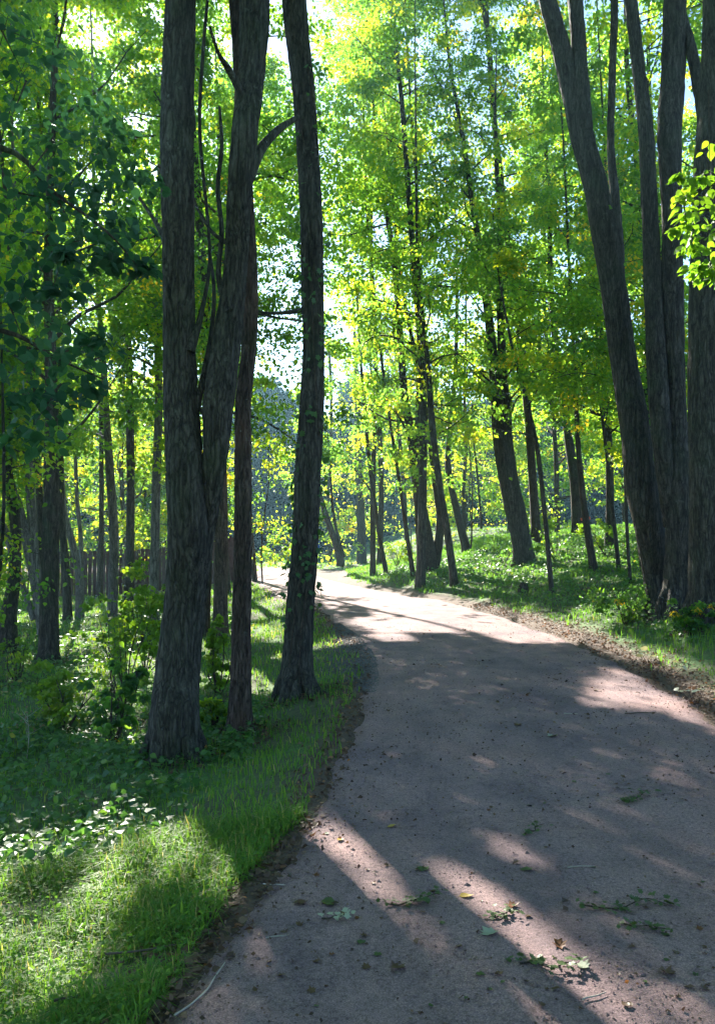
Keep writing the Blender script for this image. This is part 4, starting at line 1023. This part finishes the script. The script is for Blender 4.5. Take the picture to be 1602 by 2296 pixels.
for j in range(120):
    px = rng.uniform(560, 1600); py = 1500+790*rng.random()**.8
    g = ground(px, py); s, _ = path_dist(g[0], g[1])
    if s[0] > -.08: continue
    ki = int(rng.choice([0,0,0,1,1,2,3,6])); t = (px-560)/1040
    lab = 'small %s fallen leaf on the %s, %s' % ({0:'brown lobed',1:'brown oval',2:'green lobed',3:'green oval',6:'rust red lobed'}[ki], 'gravel near the photo bottom' if py > 2060 else 'mid path' if py > 1780 else 'upper shaded path', 'left side' if t < .33 else 'centre' if t < .66 else 'right side')
    put_leaf(px, py, ki, rng.uniform(.018, .05), lab, 'small fallen leaves scattered on the path')
def sprig(px, py, length, ang, n, label, tintc='green', name='fallen_sprig', cat='leafy twig'):
    g = on_path(px, py); rs = np.random.default_rng(int(px+py)); root = empty(name, g); tag(root, label, cat)
    u = np.array([math.cos(ang), math.sin(ang), 0]); pts = np.array([u*t+np.array([0, 0, .012+.01*math.sin(t*20)])+rs.normal(size=3)*[.01,.01,0] for t in np.linspace(-length/2, length/2, 6)])
    mb = MB(); tube(mb, pts, np.linspace(.004, .0015, 6), k=6, n=3); mb.build('twig', [M_barkthin], root)
    idx = rs.integers(0, 6, n); P = pts[idx]+rs.normal(size=(n, 3))*[.022,.022,.006]; P[:, 2] = np.abs(P[:, 2])+.006
    A = rs.normal(size=(n, 3))+u*.6; A[:, 2] *= .2; Nn = rs.normal(size=(n, 3))*.35+(0,0,1)
    mb = MB(); add_leaves(mb, P, A, Nn, rs.uniform(.018, .036, n), 'maple', .5); mb.build('foliage', [MC[tintc]], root); return root
sprig(930,2030,.26,.25,50,'dark green leafy twig at the lower end of the narrow sun strip')
sprig(1195,1872,.14,.6,22,'small tuft of green leaves in the middle of the path')
sprig(1432,1800,.26,.7,50,'broad dark leafy twig on the right of the path')
sprig(1400,2042,.40,.12,60,'long dark leafy twig right of the big sun patch')
sprig(1450,2092,.2,-.5,26,'lower dark leafy twig near the right border')
sprig(1235,2178,.2,-.3,36,'dark leafy sprig below the big sun patch')
sprig(750,2078,.12,.2,18,'grey green fern like sprig at the left of the path', 'pale')
sprig(1130,2074,.10,.5,30,'heaped green and yellow leaf cluster in the big sun patch', 'green', 'leaf_cluster', 'leaf cluster')
def stick(px, py, L, ang, r, label, m):
    g = on_path(px, py); rs = np.random.default_rng(int(px*3+py)); mb = MB(); t = np.linspace(-.5, .5, 5)*L
    pts = np.column_stack([t*math.cos(ang), t*math.sin(ang), np.full(5, r)])+rs.normal(size=(5, 3))*[.012*L*3,.012*L*3,0]
    tube(mb, pts, [r, r*.9, r*.8, r*.7, r*.4], k=6, n=3, cap=True); o = mb.build('fallen_stick', [m], loc=g); tag(o, label, 'stick')
Mst = plain('bleached_twig', (.38,.33,.28)); Msd = plain('dark_twig', (.10,.075,.06))
stick(1330,2263,.10,.5,.004,'short pale stick at the bottom of the path', Mst)
stick(1300,1950,.14,.05,.003,'thin pale stick on the upper rim of the sun patch', Mst)
stick(1434,1605,.3,.1,.006,'brown stick on the right side of the mid path', Msd)
stick(615,2000,.10,-.1,.004,'pale stick on the shaded left part of the path', Mst)
stick(620,2122,.09,.4,.003,'tiny white stick at the left of the path', Mst)
stick(470,2010,.35,1.0,.006,'forked bleached stick in the left edge litter', Mst)
stick(400,2140,.55,.35,.005,'long thin stick along the grass edge', Msd)
stick(300,2220,.6,.5,.006,'long brown stick in the lower left litter', Msd)
stick(450,2230,.35,1.3,.004,'thin upright lying stick near the bottom edge', Mst)
stick(1280,1500+105,.12,.0,.006,'pale wood chip in the mid path shade', Mst)
# pale upturned leaves on the right verge
def pale_plant(px, py, n, size, label):
    g = ground(px, py); rs = np.random.default_rng(int(px)); root = empty('pale_leaved_plant', g); tag(root, label, 'plant')
    P = rs.normal(size=(n, 3))*[.11,.08,.02]; P[:, 2] = .09+np.abs(P[:, 2])
    mb = MB()
    for p in P: tube(mb, [(p[0]*.2, p[1]*.2, -.02), (p[0]*.7, p[1]*.7, .05), tuple(p)], [.003,.003,.002], k=5, n=2)
    mb.build('stem', [M_barkthin], root)
    A = rs.normal(size=(n, 3)); A[:, 2] *= .2; mb = MB(); add_leaves(mb, P, A, rs.normal(size=(n, 3))*.3+(-.2,.3,1), rs.uniform(.8, 1.2, n)*size, 'oval', .5, wid=1.2); mb.build('leaf_blades', [MC['pale']], root)
pale_plant(1455,1490,6,.085,'clump of three shining pale leaves on the right verge')
pale_plant(1502,1510,3,.07,'small shining pale leaf right of the pale clump')
pale_plant(1560,1575,6,.08,'pale leaved plant near the right border verge')
# dry seed stalk at the left
def stalk():
    g = ground(60,1700); root = empty('dry_weed', g); tag(root, 'dry brown branching weed stalk at the left', 'weed'); mb = MB(); rs = np.random.default_rng(8)
    H = .42; tube(mb, [(0,0,-.03),(.02,0,H*.5),(0,0,H)], [.004,.003,.0015], k=5, n=3)
    for j in range(9):
        z = H*(.45+.06*j); a = rs.uniform(0, 6.28); l = .13; tube(mb, [(.01,0,z),(math.cos(a)*l,math.sin(a)*l,z+.07)], [.002,.001], k=4, n=1)
    mb.build('stem', [Mst], root)
    mb = MB(); n = 60; P = np.column_stack([rs.normal(size=n)*.09, rs.normal(size=n)*.09, rs.uniform(H*.6, H*1.15, n)]); add_leaves(mb, P, rs.normal(size=(n, 3)), rs.normal(size=(n, 3)), .02, 'mid', .8); mb.build('seed_head', [M_litter], root)
stalk()
print('done', time.time()-T0)

# ------------------------------------------------------------------ air
mb = MB(); x0, x1, y0, y1, z0, z1 = -130, 130, -12, 135, -3, 24
V = [(x, y, z) for z in (z0, z1) for x, y in ((x0,y0),(x1,y0),(x1,y1),(x0,y1))]
mb.add(np.array(V, float), [3,2,1,0, 4,5,6,7, 0,1,5,4, 1,2,6,5, 2,3,7,6, 3,0,4,7], [4]*6, smooth=False)
m, nt, out = mat('haze_air'); pv = nt.nodes.new('ShaderNodeVolumePrincipled'); pv.inputs['Density'].default_value = HAZE; pv.inputs['Color'].default_value = (.42,.78,1,1); pv.inputs['Anisotropy'].default_value = .5
nt.links.new(pv.outputs[0], out.inputs['Volume']); tag(mb.build('haze', [m]), 'thin bluish morning haze between the trees', 'haze', kind='stuff')
